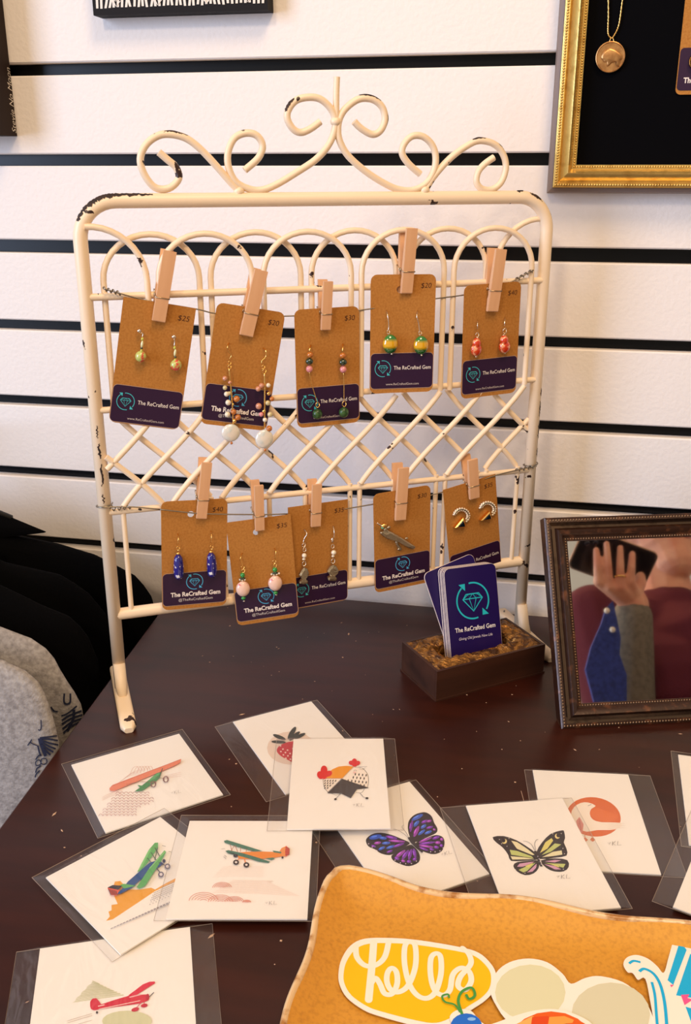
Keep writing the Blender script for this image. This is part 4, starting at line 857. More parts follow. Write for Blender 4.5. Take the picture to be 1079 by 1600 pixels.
def artV(d):
    bk = (30, 18, 34); rw = [(492, 400), (500, 365), (530, 335), (575, 321), (602, 325), (627, 345), (640, 380), (658, 412), (650, 438), (600, 462), (545, 487), (515, 482), (497, 440)]
    lw = [(257, 475), (290, 445), (340, 436), (400, 448), (450, 468), (502, 492), (482, 512), (430, 545), (390, 562), (340, 552), (308, 530), (270, 512)]
    ll = [(400, 566), (430, 545), (500, 504), (532, 520), (559, 560), (553, 602), (500, 624), (450, 612), (410, 592)]; lr = [(538, 492), (600, 465), (652, 449), (690, 463), (698, 500), (682, 540), (640, 557), (590, 546), (543, 522)]
    for w_ in (rw, lw, ll, lr): d.poly(w_, bk, 3)
    vi, bl, ma = (118, 44, 170), (52, 92, 205), (150, 60, 170)
    for cx, cy, a, L_, w_, c in ((545, 350, -28, 36, 11, bl), (540, 385, -50, 22, 10, bl), (586, 374, -22, 20, 8, vi), (512, 400, -80, 34, 7, vi), (540, 430, -65, 34, 10, ma), (580, 402, -35, 18, 9, bl), (612, 372, -15, 14, 7, ma), (570, 435, -38, 24, 8, bl), (606, 436, -22, 22, 8, bl), (615, 408, -15, 20, 7, vi), (640, 420, 20, 8, 6, ma),
                                 (310, 462, -12, 36, 13, bl), (352, 468, 5, 22, 9, bl), (400, 465, 12, 34, 9, vi), (322, 496, -10, 20, 8, ma), (370, 497, -5, 24, 8, bl), (430, 486, 4, 48, 7, ma), (345, 527, -25, 20, 8, bl), (395, 520, -18, 26, 8, bl), (440, 510, -20, 34, 7, vi), (390, 545, -20, 18, 6, vi), (300, 515, 20, 14, 6, vi),
                                 (450, 560, -38, 36, 9, ma), (478, 565, -55, 34, 9, vi), (505, 562, -75, 32, 9, vi), (530, 556, 80, 28, 9, vi), (430, 585, 20, 14, 9, vi), (466, 600, 10, 12, 8, ma), (498, 603, 0, 13, 9, vi), (530, 590, -20, 12, 9, vi),
                                 (590, 482, -22, 40, 7, ma), (600, 500, -8, 46, 7, vi), (595, 518, 8, 42, 7, ma), (580, 532, 20, 28, 6, vi), (650, 470, -20, 22, 8, vi), (660, 498, 0, 16, 9, ma), (652, 524, 10, 14, 9, vi), (625, 536, 20, 13, 7, vi), (682, 480, 0, 9, 9, ma), (680, 515, 0, 9, 9, vi)):
        d.ell(cx, cy, L_, w_, c, a, 14); d.ell(cx-L_*.2, cy-w_*.2, L_*.5, w_*.4, tuple(min(255, int(q*1.3+25)) for q in c), a, 10)
    for x, y in ((272, 505), (292, 524), (318, 543), (420, 598), (450, 613), (480, 618), (512, 617), (628, 352), (640, 378), (652, 405), (690, 530), (672, 546), (645, 552), (620, 551), (540, 604)): d.ell(x, y, 3, 3, (235, 215, 235), 0, 8)
    d.poly([(490, 472), (502, 468), (530, 495), (545, 515), (578, 552), (572, 558), (535, 528), (508, 500)], bk); d.line([(500, 478), (475, 455), (440, 432), (412, 424)], 2.2, INKK, 3); d.line([(498, 472), (480, 440), (460, 415), (466, 402)], 2.2, INKK, 3)
    sign(d, 680, 566, 1.15, (120, 105, 105), .95, -.2)
def artM(d):
    bk = (34, 22, 32)
    for w_ in ([(148, 445), (200, 440), (260, 460), (310, 490), (350, 520), (362, 550), (300, 556), (235, 557), (222, 530), (205, 505), (185, 485), (165, 470)], [(354, 515), (380, 470), (420, 430), (470, 414), (483, 418), (488, 450), (482, 470), (495, 500), (495, 532), (440, 542), (370, 548)],
               [(245, 580), (265, 562), (330, 556), (364, 556), (364, 590), (340, 616), (300, 624), (262, 606)], [(374, 555), (440, 545), (498, 553), (505, 585), (482, 606), (440, 607), (400, 590)]): d.poly(w_, bk, 2)
    cr, gy, ye, pk = (236, 226, 180), (196, 204, 120), (226, 214, 120), (214, 160, 190)
    for p, c in (([(235, 462), (262, 468), (310, 500), (345, 528), (335, 530), (262, 500)], cr), ([(228, 505), (262, 510), (330, 535), (340, 545), (235, 528)], gy), ([(232, 535), (300, 541), (345, 549), (240, 551)], cr), ([(370, 520), (395, 470), (425, 450), (432, 462), (405, 500)], ye), ([(378, 530), (440, 475), (470, 480), (420, 515)], gy), ([(380, 540), (430, 515), (472, 508), (475, 528), (430, 535)], cr),
                 ([(262, 585), (275, 570), (330, 562), (345, 562), (290, 585)], pk), ([(270, 600), (300, 586), (350, 566), (310, 605), (292, 612)], gy), ([(310, 612), (355, 570), (352, 590), (335, 608)], pk), ([(392, 560), (440, 553), (470, 555), (440, 565)], pk), ([(392, 567), (440, 570), (490, 572), (480, 590)], gy), ([(390, 573), (440, 582), (470, 598), (440, 598)], pk), ([(300, 582), (340, 566), (318, 590)], ye), ([(415, 572), (455, 580), (462, 590)], ye)): d.poly(p, c)
    for x, y, f in ((203, 466, 1), (452, 442, -1)): d.ell(x, y, 12, 12, (240, 220, 150)); d.ell(x-5*f, y-4, 10, 10, bk)
    for x, y in ((180, 458), (225, 452), (190, 478), (215, 490), (240, 545), (470, 430), (478, 500), (430, 432), (485, 525), (255, 600), (480, 598), (300, 617)): d.ell(x, y, 2.2, 2.2, (240, 230, 220), 0, 6)
    d.line([(347, 512), (360, 545), (372, 575), (378, 585)], 11, bk, 3); d.line([(350, 510), (345, 480), (352, 462), (362, 458)], 1.8, INKK, 3); d.line([(345, 510), (330, 482), (308, 468), (292, 466)], 1.8, INKK, 3)
    for x, y in ((360, 538), (366, 550), (371, 563), (376, 575)): d.ell(x, y, 2.5, 2.5, (200, 190, 220), 0, 6)
    sign(d, 450, 634, 1.15, (120, 108, 104))
def artP(d):
    og = (222, 108, 48)
    d.ell(622, 350, 128, 92, og, 8, 32); d.poly([(515, 340), (530, 305), (560, 285), (595, 282), (632, 298), (612, 312), (604, 335), (618, 362), (660, 375), (752, 378), (742, 402), (700, 412), (640, 412), (590, 420), (555, 405), (535, 375)], (250, 236, 220), 2)
    d.ell(672, 340, 66, 32, (230, 120, 60), 8); d.poly([(640, 300), (690, 305), (735, 340), (650, 312)], og); d.line([(595, 298), (612, 292)], 2, INKK)
    d.poly([(540, 370), (555, 350), (575, 385), (570, 425), (552, 420)], (222, 140, 130)); d.line([(555, 360), (562, 415)], 2, (170, 80, 80)); d.line([(548, 385), (562, 378)], 2, (170, 80, 80))
    for x in (578, 612): d.line([(x, 420), (x+4, 450)], 3, (220, 130, 70)); d.poly([(x+4, 446), (x+18, 458), (x+6, 468), (x-8, 458)], (222, 120, 60))
    for y in (385, 395, 405): d.line([(690, y), (770, y-3)], 1.5, (225, 205, 190))
    sign(d, 690, 476, 1.15, (120, 105, 100))
T5 = (50, 1120, 3.333)
art_print('art print of an orange-winged green airplane over pink clouds, beside the rack foot', (111.5, 1195), (279.5, 1146.4), 'top', .083, .0876, 0, (5, 4, 5, 1), T5, artA)
art_print('art print of a strawberry with dark leaves, half under the chicken print', (363, 1128), (486.7, 1095.7), 'top', .068, .104, 0, (14, 5, 0, 0), (320, 1080, 3.372), artS)
art_print('art print of a purple and blue butterfly between the chicken and moon butterfly prints', (640.4, 1222.5), (762.7, 1363.5), 'right', .068, .104, 0, (15, 5, 0, 0), (500, 1180, 3.597), artV)
art_print('art print of a white bird on an orange disc, partly under the moon butterfly print', (833, 1203), (979.5, 1210), 'top', .068, .104, 0, (5, 15, 0, 0), (720, 1160, 3.006), artP)
art_print('art print of a red airplane over pale green clouds, under the blue biplane print', (85.4, 1478.8), (274.8, 1451.3), 'top', .083, .0876, 0, (12, 12, 0, 0), (40, 1430, 3.854), artD)
art_print('blank-sided art print in a clear sleeve beside the bird print, mostly cut off', (1059, 1179), (1073.4, 1298.5), 'left_tl', .068, .104, 0, (4, 5, 4, 1), (0, 0, 1), lambda d: None)
art_print('art print with a blue plane with green wings above an orange cloud', (74, 1369.6), (248, 1277.5), 'top', .083, .085, .0022, (5, 7, 6, 0), T5, artB)
art_print('art print of a white, black and green butterfly with moons on its wings', (728, 1258.8), (878, 1247.5), 'top', .068, .104, .0022, (17, 6, 0, 0), (720, 1160, 3.006), artM)
art_print('blank-sided art print in a wide clear sleeve overlapping the bird print sleeve', (1079, 1346), (1050.7, 1417), 'left_bl', .068, .104, .0024, (11, 5, 0, 0), (0, 0, 1), lambda d: None)
art_print('art print of an orange and green biplane above red scalloped clouds', (297.8, 1282.5), (487, 1283), 'top', .0815, .0876, .0046, (6, 4, 6, 0), (260, 1250, 4.15), artC)
art_print('art print of a spotted chicken with red comb and orange back, topmost of its pile', (459.4, 1154.7), (597.3, 1154), 'top', .0675, .104, .0070, (12, 8, 0, 0), (320, 1080, 3.372), artR)
# ================================================================== TRAY AND STICKERS
tray_x0, tray_x1, tray_y0, tray_y1 = -.1005, .235, -.572, -.409
def tray_h(x, y):
    e = min(x-tray_x0, tray_x1-x, tray_y1-y, y-tray_y0); s_ = max(0, 1-e/.024); c_ = max(0, 1-math.hypot(min(x-tray_x0, tray_x1-x), min(y-tray_y0, tray_y1-y))/.05)
    return .0045+.0105*s_*s_+.006*c_+.0012*math.sin(x*60)*s_
OCH = mat('ochre_glaze', (214, 150, 48), .5, spec=.4, noise=(420, (190, 128, 38), .45, .8), bump=(700, .3, .0004))
tray = empty('ceramic_tray', (-.0, -.49, 0)); tag(tray, 'ochre glazed ceramic tray with raised wavy edges holding stickers', 'tray')
m = MB(); nx, ny = 64, 40
def edge_wob(x, y, i, j):
    if j == ny: y += .0016*math.sin(x*70+1)
    if i == 0: x += .0012*math.sin(y*90)
    rc = .012                                                        # rounded corners
    for cx, sx in ((tray_x0, 1), (tray_x1, -1)):
        for cyy, sy_ in ((tray_y0, 1), (tray_y1, -1)):
            dx, dy = (x-cx)*sx, (y-cyy)*sy_
            if dx < rc and dy < rc:
                r = math.hypot(rc-dx, rc-dy); q = max(rc-dx, rc-dy)
                if r > 1e-6: x = cx+sx*(rc-(rc-dx)*q/r); y = cyy+sy_*(rc-(rc-dy)*q/r)
    return x, y
for s_ in (0, 1):
    for j in range(ny+1):
        for i in range(nx+1):
            x = tray_x0+(tray_x1-tray_x0)*i/nx; y = tray_y0+(tray_y1-tray_y0)*j/ny; h = tray_h(x, y); x, y = edge_wob(x, y, i, j)
            m.v.append((x, y+.49, h if s_ == 0 else max(.0003, h-.0042)))
o1 = (nx+1)*(ny+1)
for j in range(ny):
    for i in range(nx):
        q = [j*(nx+1)+i, j*(nx+1)+i+1, (j+1)*(nx+1)+i+1, (j+1)*(nx+1)+i]; m.f.append(tuple(q)); m.f.append(tuple(k+o1 for k in reversed(q)))
m.c = [None]*len(m.f); m.build('tray_body', OCH, tray, True)
ring = [(i, 0) for i in range(nx)]+[(nx, j) for j in range(ny)]+[(nx-i, ny) for i in range(nx)]+[(0, ny-j) for j in range(ny)]
m2 = MB(); pts = [Vector(m.v[j*(nx+1)+i])-Vector((0, 0, .002)) for i, j in ring]; m2.tube(pts, .0021, 8, closed=True); m2.build('pale_rim', mat('rim_glaze', (226, 190, 140), .3, coat=.3, noise=(120, (170, 112, 50), .5, .65)), tray, True)
STK = mat('sticker_vinyl', (250, 240, 224), .35, spec=.4)
def sticker(label, tr, outline, z, fn, sm=4):
    pts = [on_z((tr[0]+x/tr[2], tr[1]+y/tr[2]), z) for x, y in outline]; c = sum(pts, Vector())/len(pts); c.z = z-.0004
    root = empty('vinyl_sticker', c); tag(root, label, 'sticker', 'vinyl stickers in the ochre tray')
    o2 = smooth_path([Vector((p.x-c.x, p.y-c.y)) for p in pts], sm, True)
    m = MB(); n = len(o2); bm = bmesh.new(); vs = [bm.verts.new((p.x, p.y, .0004)) for p in o2]; f = bm.faces.new(vs); bmesh.ops.triangulate(bm, faces=[f]); bm.verts.index_update()
    m.add([v.co[:] for v in bm.verts], [[v.index for v in g.verts] for g in bm.faces]); bm.free()
    m.add([(p.x, p.y, .0004) for p in o2]+[(p.x, p.y, 0) for p in o2], [(k, (k+1) % n, (k+1) % n+n, k+n) for k in range(n)]); m.build('sticker_base', STK, root)
    def uv(px): p = on_z(px, z); return Vector((p.x-c.x, p.y-c.y))
    d = Draw(uv, tr); d.h = .00044; fn(d); d.build('sticker_print', root)
TH = (500, 1440, 3.597); TT = (760, 1440, 3.382)
HO = [(103, 285), (120, 210), (170, 135), (250, 96), (400, 92), (560, 105), (780, 142), (890, 175), (960, 238), (988, 300), (978, 380), (930, 440), (850, 495), (760, 560), (660, 600), (540, 585), (330, 528), (240, 492), (150, 425), (108, 350)]
def hello(d):
    cx, cy_ = 545, 340; d.poly([(cx+(x-cx)*.935, cy_+(y-cy_)*.88) for x, y in HO], (250, 192, 18), 4); wt = (250, 238, 218)
    d.line([(300, 118), (292, 230), (272, 440)], 40, wt, 5); d.line([(200, 140), (206, 200), (250, 246), (310, 246), (362, 200), (385, 112)], 32, wt, 6)
    d.line([(285, 350), (310, 318), (335, 350), (362, 405), (405, 405), (432, 350), (428, 285), (402, 262), (378, 290), (376, 345), (405, 392), (455, 392), (500, 350), (535, 250), (534, 140), (505, 112), (476, 140), (474, 240), (500, 350), (545, 415), (600, 432), (648, 395), (678, 295), (676, 200), (650, 180), (622, 208), (620, 300), (642, 385), (690, 415), (728, 385), (745, 300), (790, 262), (835, 280), (848, 335), (815, 385), (775, 365), (788, 310), (845, 240), (835, 185), (800, 150)], 32, wt, 6)
sticker('yellow pill-shaped sticker lettered hello in white script', TH, HO, .0066, hello)
L1 = [(20, 360), (50, 270), (120, 215), (220, 195), (320, 215), (400, 275), (445, 328), (520, 298), (600, 288), (720, 320), (810, 390), (860, 460), (890, 560), (880, 680), (700, 700), (300, 640), (120, 530), (50, 440)]
def lobes(d): d.ell(230, 375, 186, 148, (222, 218, 178)); d.ell(655, 490, 208, 168, (216, 210, 178))
sticker('pale green two-lobed sticker with a white border in the tray', TT, L1, .0072, lobes)
SN = [(-178, 560), (-195, 500), (-150, 465), (-85, 470), (-40, 520), (0, 545), (60, 530), (140, 500), (250, 470), (360, 462), (470, 490), (560, 545), (600, 640), (560, 720), (200, 760), (-100, 740), (-170, 650)]
def snail(d):
    d.ell(-108, 555, 84, 70, (36, 110, 210)); d.ell(-80, 515, 22, 9, (140, 190, 240)); d.ell(-182, 565, 10, 12, (20, 30, 60))
    og = [(230, 96, 30), (246, 178, 96), (222, 74, 26), (244, 160, 70)]
    d.ell(340, 680, 240, 205, og[0])
    for k, (cx, a0) in enumerate(((180, 0), (260, 0), (350, 0), (440, 0))): d.poly([(cx-40, 640), (cx-20, 540-(k in (1, 2))*35), (cx+60, 500+(k == 3)*30), (cx+110, 520+(k == 3)*40), (cx+60, 640)], og[(k+1) % 4])
    d.ell(420, 620, 70, 80, (150, 60, 40)); gr = (70, 150, 70)
    d.line([(-130, 490), (-150, 420), (-130, 370), (-80, 350), (-62, 390), (-92, 410), (-110, 385)], 15, gr, 5); d.line([(-140, 480), (-170, 440), (-220, 425), (-235, 395), (-205, 385), (-198, 405)], 11, gr, 5)
sticker('blue-headed snail sticker with orange striped shell and green curled feelers', TT, SN, .0078, snail)
WV = [(722, 225), (740, 190), (790, 176), (850, 195), (900, 235), (935, 270), (960, 190), (985, 105), (1015, 66), (1048, 84), (1085, 140), (1160, 180), (1250, 300), (1230, 560), (1100, 700), (930, 700), (890, 560), (866, 430), (838, 300), (800, 306), (772, 270), (745, 265)]
def wave(d):
    cyn = (28, 176, 226)
    d.poly([(955, 310), (1020, 104), (1056, 150), (985, 335)], cyn); d.poly([(1000, 390), (1075, 170), (1180, 260), (1190, 420)], cyn); d.poly([(1050, 450), (1120, 470), (1180, 560), (1090, 560)], cyn)
    d.line([(752, 222), (775, 208), (812, 215)], 14, cyn, 5); d.line([(806, 264), (832, 250), (880, 275), (915, 330), (938, 420), (950, 540), (952, 660)], 16, cyn, 5); d.line([(872, 320), (888, 390), (896, 490), (905, 600)], 14, cyn, 5)
    d.poly([(1025, 388), (1070, 385), (1060, 405), (1090, 412), (1045, 442)], (238, 90, 150)); d.poly([(968, 335), (988, 335), (975, 348)], (238, 90, 150))
sticker('white and cyan curling wave sticker with pink accents', TT, WV, .0076, wave)
# ================================================================== GARMENTS HANGING LEFT OF THE TABLE
FLEECE = mat('heather_fleece', (172, 167, 164), .95, spec=.05, noise=(240, (134, 129, 127), .35, .7), bump=(500, .5, .0012))
BLK = mat('black_jersey', (7, 7, 8), .95, spec=.05, bump=(300, .3, .001))
def garment(name, label, y, pxs, m_, cat, zbot=-.62):
    pr = [on_y(p, y) for p in pxs]; xs = [p.x for p in pr]; xr = max(xs); xc = -.60
    prof = sorted([(p.z, p.x) for p in pr], reverse=True)
    prof = [(prof[0][0]+.030, xc+.055)]+[(prof[0][0]+.022, xc+.09)]+prof+[(prof[-1][0]-.12, xr-.010), (zbot, xr-.05)]
    zt_ = prof[0][0]; n = 44; rows = 46; m = MB()
    def xat(z):
        for (za, xa), (zb, xb) in zip(prof, prof[1:]):
            if zb <= z <= za: return xa+(xb-xa)*((za-z)/(za-zb) if za > zb else 0)
        return prof[-1][1]
    cx_, cz_ = xc, 0
    root = empty(name, (xc, y, zt_)); tag(root, label, cat, 'garments hanging beside the table')
    for r in range(rows+1):
        t = (r/rows)**1.8; z = zt_+(zbot-zt_)*t; w_ = xat(z)-xc; dp = .020*math.sqrt(min(1, (zt_-z)/.06+.02))
        for k in range(n):
            a = 2*math.pi*k/n; ca, sa = math.cos(a), math.sin(a)
            x = w_*math.copysign(abs(ca)**.85, ca); yy = dp*math.copysign(abs(sa)**.95, sa)
            yy += (.004*math.sin(x*55+z*9+y*30)+.003*math.sin(x*110-z*16))*min(1, (zt_-z)/.1)*abs(sa)
            m.v.append((x, yy, z-zt_))
    m.f = [tuple(range(n))]+[(r*n+k, r*n+(k+1) % n, (r+1)*n+(k+1) % n, (r+1)*n+k) for r in range(rows) for k in range(n)]+[tuple(range((rows+1)*n-1, rows*n-1, -1))]; m.c = [None]*len(m.f)
    b = m.build('garment_body', m_, root, True)
    h = MB(); h.tube([(-.10, 0, -.012), (-.03, 0, .012), (0, 0, .018), (.03, 0, .012), (.10, 0, -.012)], .003, 6); at = .155-zt_                                                    # height of the hanging arm above the collar
    h.tube(smooth_path([(0, 0, .016), (-.009, 0, max(.02, at-.006)), (-.0072, 0, at+.003), (0, 0, at+.0076), (.0075, 0, at+.002), (.008, 0, at-.006)], 5), .0015, 6); h.build('hanger', mat('hanger_black', (20, 20, 20), .4), root, True)
    return root, b
def decal(root, body, tr, strokes, col, name='sleeve_print'):
    bpy.context.view_layer.update(); M = Matrix.Translation(root.location); bv = BVHTree.FromPolygons([M @ v.co for v in body.data.vertices], [tuple(p.vertices) for p in body.data.polygons])
    m = MB()
    for pts, w_ in strokes:
        P3 = [Vector((tr[0]+x/tr[2], tr[1]+y/tr[2])) for x, y in pts]
        P3 = smooth_path([Vector((p.x, p.y, 0)) for p in P3], 4); row = []
        for i, p in enumerate(P3):
            t = P3[min(i+1, len(P3)-1)]-P3[max(i-1, 0)]; q = Vector((-t.y, t.x, 0)); q = q.normalized()*w_/tr[2]/2 if q.length > 0 else Vector((0, 1, 0))
            pr = []
            for s_ in (1, -1):
                d_ = ray((p.x+q.x*s_, p.y+q.y*s_)).normalized(); hit = bv.ray_cast(CAM, d_)
                if hit[0] is None: pr = None; break
                pr.append(hit[0]-d_*.0012-root.location)
            if pr: row.append(pr)
        if len(row) > 1:
            o = len(m.v)
            for a, b in row: m.v += [tuple(a), tuple(b)]
            m.f += [(o+2*i, o+2*i+1, o+2*i+3, o+2*i+2) for i in range(len(row)-1)]
    m.c = [None]*len(m.f)
    if m.v: m.build(name, mat('navy_print', col, .8), root)
garment('hanging_shirt', 'black shirt hanging closest to the wall beside the rack', -.06, [(0, 836), (48, 839), (96, 842), (132, 860), (186, 887), (216, 903), (236, 930), (246, 965)], BLK, 'shirt')
garment('hanging_shirt', 'black shirt hanging second from the wall', -.12, [(0, 880), (50, 888), (95, 900), (135, 925), (165, 960), (185, 1000)], BLK, 'shirt')
garment('hanging_shirt', 'black shirt hanging directly behind the grey sweatshirts', -.178, [(0, 915), (36, 932), (70, 950), (105, 962), (135, 990), (155, 1040)], BLK, 'shirt')
g2, b2 = garment('hanging_sweatshirt', 'grey heather sweatshirt printed with a U and leaves, directly behind another grey one', -.240, [(0, 981), (54, 1001), (81, 1022), (96, 1052), (110, 1075), (122, 1092), (131, 1112)], FLEECE, 'sweatshirt')
g1, b1 = garment('hanging_sweatshirt', 'grey heather sweatshirt printed with a J and leaves, in front of another grey one', -.300, [(0, 1031), (30, 1043), (57, 1061), (72, 1088), (84, 1124), (92, 1157)], FLEECE, 'sweatshirt')
lv = [([(335, 285), (400, 278), (480, 268)], 12), ([(340, 292), (410, 296), (488, 308)], 14), ([(345, 305), (420, 330), (492, 345)], 15), ([(350, 320), (410, 355), (470, 378)], 15), ([(345, 335), (400, 378), (450, 405)], 16), ([(340, 350), (385, 395), (425, 430)], 16),
      ([(330, 290), (345, 340), (365, 395), (385, 440)], 26), ([(318, 350), (330, 400), (345, 440)], 14), ([(300, 470), (320, 440), (345, 425)], 10), ([(305, 520), (300, 490), (325, 470), (345, 495), (330, 515), (305, 520)], 8), ([(345, 500), (350, 465), (385, 460), (395, 490), (370, 510), (345, 500)], 8),
      ([(300, 580), (310, 545), (345, 520)], 10), ([(295, 620), (305, 590), (335, 560)], 10), ([(345, 135), (347, 200), (335, 222), (322, 215)], 9), ([(268, 298), (250, 325), (232, 350)], 9), ([(250, 322), (280, 338), (315, 352)], 9)]
decal(g1, b1, (0, 1100, 5.395), lv, (24, 30, 58))
lv2 = [([(335, 945), (333, 985), (345, 1000), (365, 990), (366, 945)], 9), ([(322, 1085), (360, 1060), (425, 1035)], 9), ([(322, 1105), (370, 1075), (430, 1055)], 9), ([(325, 1130), (370, 1095), (425, 1075)], 9), ([(330, 1150), (365, 1120), (410, 1095)], 9), ([(320, 1060), (350, 1050), (400, 1010)], 7), ([(385, 1030), (380, 1080), (350, 1140)], 14), ([(265, 1015), (280, 1035), (300, 1040)], 8)]
decal(g2, b2, (0, 800, 3.333), lv2, (24, 30, 58))
rail = MB(); rail.tube([(-.60, -.40, .155), (-.60, YW+.0, .155)], .006, 10); rail.tube([(-.60, YW-.004, .155), (-.60, YW, .155)], .016, 12)
tag(rail.build('garment_arm', mat('arm_black', (14, 16, 15), .35, metal=.4), None, True), 'black hanging arm fixed to the slatwall beside the table', 'clothes rail')
# ================================================================== PERSON SEEN IN THE MIRROR
mn = (MM.to_3x3() @ Vector((0, -1, 0))).normalized(); mp0 = MM @ Vector((0, .0062, 0))
def refl(P): return P-mn*(2*(P-mp0).dot(mn))
def vreal(cx, cy_, t): return refl(CAM+ray((830+cx/4.333, 790+cy_/4.333))*t)       # crop coordinates in the mirror, path length t
PO = Vector((.815, -.84, FLOOR))
SKIN = mat('skin', (226, 165, 130), .5, spec=.3, noise=(30, (214, 140, 110), .4, .7)); MAROON = mat('maroon_knit', (92, 40, 50), .9, spec=.1, bump=(260, .4, .002)); DENIM = mat('denim_blue', (44, 62, 140), .8, noise=(150, (30, 44, 104), .4, .7))
OLIVE = mat('olive_grey_twill', (120, 110, 92), .85, noise=(120, (98, 90, 76), .4, .7)); TROUS = mat('dark_trousers', (32, 32, 40), .85); HAIR = mat('brown_hair', (70, 46, 30), .6)
def capsules(name, chains, m_, parent, voxel=.005, smooth_it=6):
    """chains of (point, radius): tapered round segments fused into one surface"""
    m = MB()
    for ch in chains:
        P3 = [Vector(p)-PO for p, r in ch]; R3 = [r for p, r in ch]; pts = []; rs = []
        for i in range(len(P3)-1):
            for k in range(6): t = k/6; pts.append(P3[i].lerp(P3[i+1], t)); rs.append(R3[i]+(R3[i+1]-R3[i])*t)
        pts.append(P3[-1]); rs.append(R3[-1]); m.tube(pts, rs, 12)
        for p, r in ((P3[0], R3[0]), (P3[-1], R3[-1])): m.ball(p, r, 12, 8)
    o = m.build(name, m_, parent, True); r = o.modifiers.new('fuse', 'REMESH'); r.mode = 'VOXEL'; r.voxel_size = voxel; r.use_smooth_shade = True
    s_ = o.modifiers.new('relax', 'SMOOTH'); s_.factor = .5; s_.iterations = smooth_it; return o
per = empty('person', PO); tag(per, 'person in maroon top holding up a dark phone, seen in the mirror', 'person')
W3 = lambda x, y, z: PO+Vector((x, y, z))
sh_l, el_l = W3(-.17, -.01, 1.36), W3(-.205, .02, 1.10); wr_l = vreal(690, 665, 1.63)
kn = [vreal(452, 515, 1.60), vreal(524, 550, 1.598), vreal(600, 552, 1.60), vreal(668, 515, 1.605)]; tips = [vreal(438, 300, 1.612), vreal(508, 258, 1.61), vreal(600, 286, 1.612), vreal(682, 326, 1.616)]
mids = [(a+b)*.5-FW*0+refl(CAM)*0 for a, b in zip(kn, tips)]
tow = (mp0+Vector((.1, 0, .1))-kn[1]).normalized()
fingers = [[(wr_l, .019), (wr_l.lerp(k, .55), .0135), (k, .0092)] for k in kn]+[[(k, .0082), (q+tow*.006, .0070), (t, .0056)] for k, q, t in zip(kn, mids, tips)]
thumb = [[(wr_l.lerp(kn[3], .35), .015), (vreal(735, 520, 1.64), .011), (vreal(720, 420, 1.655), .009)]]
head_c = W3(.0, .035, 1.555)
body = [[(W3(0, 0, .95), .125), (W3(0, .0, 1.15), .115), (W3(0, -.005, 1.30), .12), (W3(0, -.01, 1.36), .075)], [(W3(-.165, -.01, 1.35), .055), (W3(.165, -.01, 1.35), .055)],
        [(W3(0, -.01, 1.36), .062), (W3(0, .012, 1.46), .055), (W3(0, .02, 1.5), .055)], [(W3(0, .02, 1.57), .083), (W3(0, .035, 1.60), .085)], [(W3(0, .06, 1.475), .042), (W3(0, .05, 1.53), .062)], [(W3(0, .122, 1.55), .012), (W3(0, .112, 1.575), .008)],
        [(W3(-.085, .02, 1.55), .014), (W3(-.085, .015, 1.575), .016)], [(W3(.085, .02, 1.55), .014), (W3(.085, .015, 1.575), .016)],
        [(sh_l, .05), (el_l, .038), (wr_l, .026)]]+fingers+thumb
sh_r, el_r, wr_r = W3(.17, -.01, 1.36), W3(.225, -.02, 1.09), W3(.235, .06, .86)
body += [[(sh_r, .05), (el_r, .038), (wr_r, .026)], [(wr_r, .026), (W3(.235, .085, .79), .03)]]+[[(W3(.215+.014*k, .085, .79), .011), (W3(.213+.015*k, .10, .735), .009), (W3(.214+.014*k, .092, .70+.006*abs(k-1)), .0075)] for k in range(4)]+[[(W3(.215, .07, .83), .014), (W3(.195, .10, .78), .010)]]
for s_ in (-1, 1): body += [[(W3(.085*s_, 0, .93), .085), (W3(.09*s_, .01, .50), .055), (W3(.095*s_, -.01, .09), .038)], [(W3(.095*s_, -.02, .05), .045), (W3(.10*s_, .12, .035), .035)]]
capsules('body', body, SKIN, per, .0030, 3)
capsules('maroon_top', [[(W3(0, 0, .93), .15), (W3(0, 0, 1.15), .138), (W3(0, -.005, 1.29), .142), (W3(0, -.012, 1.36), .092)], [(W3(-.165, -.01, 1.345), .072), (W3(.165, -.01, 1.345), .072)], [(sh_l, .068), (el_l, .054)], [(sh_r, .068), (el_r, .054), (wr_r, .036)], [(W3(-.09, 0, 1.2), .12), (W3(.09, 0, 1.2), .12)], [(W3(-.08, 0, .95), .12), (W3(.08, 0, .95), .12)]], MAROON, per, .006, 6)
fd = wr_l-el_l
capsules('olive_sleeve', [[(el_l, .052), (el_l+fd*.5, .042), (wr_l-fd*.10, .034)]], OLIVE, per, .005, 4)
capsules('trousers', [[(W3(.09*s_, 0, .90), .115), (W3(.095*s_, .01, .50), .080), (W3(.098*s_, -.01, .10), .062)] for s_ in (-1, 1)]+[[(W3(-.08, 0, .92), .12), (W3(.08, 0, .92), .12)]], TROUS, per, .007, 5)
for s_ in (-1, 1): capsules('shoe', [[(W3(.098*s_, -.04, .045), .045), (W3(.10*s_, .06, .042), .044), (W3(.102*s_, .15, .032), .034)]], mat('shoe_black', (24, 22, 22), .5), per, .006, 4)
capsules('hair', [[(W3(0, -.01, 1.60), .092), (W3(0, .02, 1.63), .084)], [(W3(0, -.05, 1.52), .07), (W3(0, -.03, 1.58), .085)]], HAIR, per, .006, 5)
for s_ in (-1, 1):
    m = MB(); m.ball(Vector((.033*s_, .112, 1.572)), (.012, .007, .008), 10, 8); e = m.build('eye', mat('eye_white', (235, 230, 225), .2), per, True)
m = MB(); m.ball(Vector((0, .103, 1.508)), (.024, .008, .007), 12, 6); m.build('lips', mat('lips', (186, 104, 96), .4), per, True)
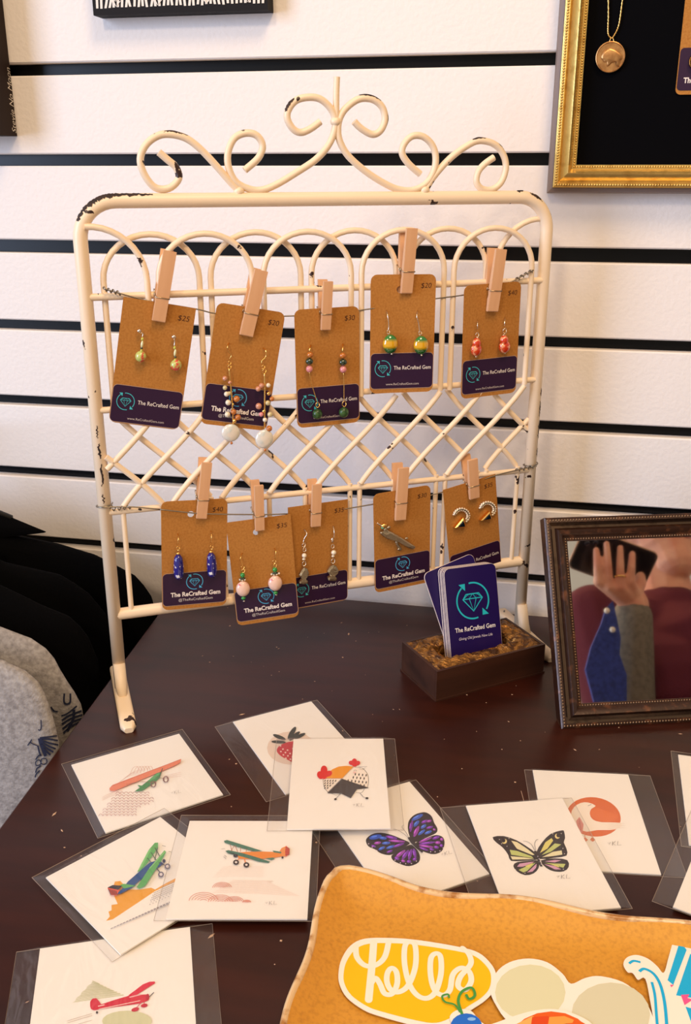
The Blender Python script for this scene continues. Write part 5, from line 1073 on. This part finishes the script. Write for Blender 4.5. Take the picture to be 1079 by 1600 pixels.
# open denim cuff flap with snaps, hanging along the raised forearm
fl = [(548, 648), (500, 700), (470, 800), (400, 960), (362, 1110), (420, 1330), (640, 1330), (640, 1150), (592, 1010), (600, 900), (572, 760)]
P3 = [vreal(x, y, 1.575-.00008*(y-648))-PO for x, y in fl]; nn = (P3[3]-P3[0]).cross(P3[7]-P3[0]).normalized(); n = len(P3)
m = MB(); m.add([p+nn*.004 for p in P3]+[p-nn*.004 for p in P3], [tuple(range(n)), tuple(range(2*n-1, n-1, -1))]+[(k, k+n, (k+1) % n+n, (k+1) % n) for k in range(n)]); flap = m.build('denim_cuff', DENIM, per)
for x, y in ((510, 712), (548, 840)):
    m = MB(); m.ball(vreal(x, y, 1.548)-PO, .005, 10, 6); m.build('snap_button', PEARL, flap, True)
rg_c = vreal(590, 478, 1.605)
ax_ = (tips[2]-kn[2]).normalized(); u_ = ax_.orthogonal().normalized(); v_ = ax_.cross(u_); rc = kn[2].lerp(mids[2]+tow*.006, .55)
m = MB(); m.tube([rc-PO+(u_*math.cos(t)+v_*math.sin(t))*.0080 for t in (2*math.pi*i/18 for i in range(18))], .0017, 6, closed=True); m.build('finger_ring', GOLD, per, True)
# phone held behind the fingers
pc = [vreal(330, 225, 1.635), vreal(560, 205, 1.64), vreal(805, 365, 1.64), vreal(740, 530, 1.635), vreal(318, 335, 1.63)]
a_, b_ = vreal(325, 285, 1.628), vreal(775, 450, 1.645); ex = (b_-a_).normalized(); tv = (mp0-a_).normalized(); ny = (tv-ex*tv.dot(ex)).normalized(); ez = ex.cross(ny)
PM = Matrix(((ex.x, -ny.x, ez.x, 0), (ex.y, -ny.y, ez.y, 0), (ex.z, -ny.z, ez.z, 0), (0, 0, 0, 1))); PM.translation = (a_+b_)/2
ph = empty('mobile_phone', M=PM); tag(ph, 'dark phone held up sideways in the hand of the person', 'phone')
L_ = (b_-a_).length/2+.006
m = MB(); m.prism(rrect(-L_, -.037, L_, .037, .010, 5), Matrix(), -.004, .004); m.build('phone_body', mat('phone_black', (14, 14, 20), .25), ph)
m = MB(); m.tube([(x, 0, z) for x, z in rrect(-L_-.0002, -.0372, L_+.0002, .0372, .010, 5)], .0022, 6, closed=True); m.build('metal_rim', mat('phone_rim', (200, 160, 130), .3, metal=.8), ph, True)
m = MB(); m.prism(rrect(-L_+.006, .005, -L_+.034, .031, .007, 4), Matrix(), -.0055, -.0038); cb_ = m.build('camera_bump', MATS['phone_black'], ph)
for x, z in ((-L_+.013, .024), (-L_+.013, .012), (-L_+.026, .018)):
    m = MB(); m.ball((x, -.0055, z), (.005, .0012, .005), 12, 6); m.build('lens', mat('lens_glass', (30, 30, 46), .05, coat=1), cb_, True)
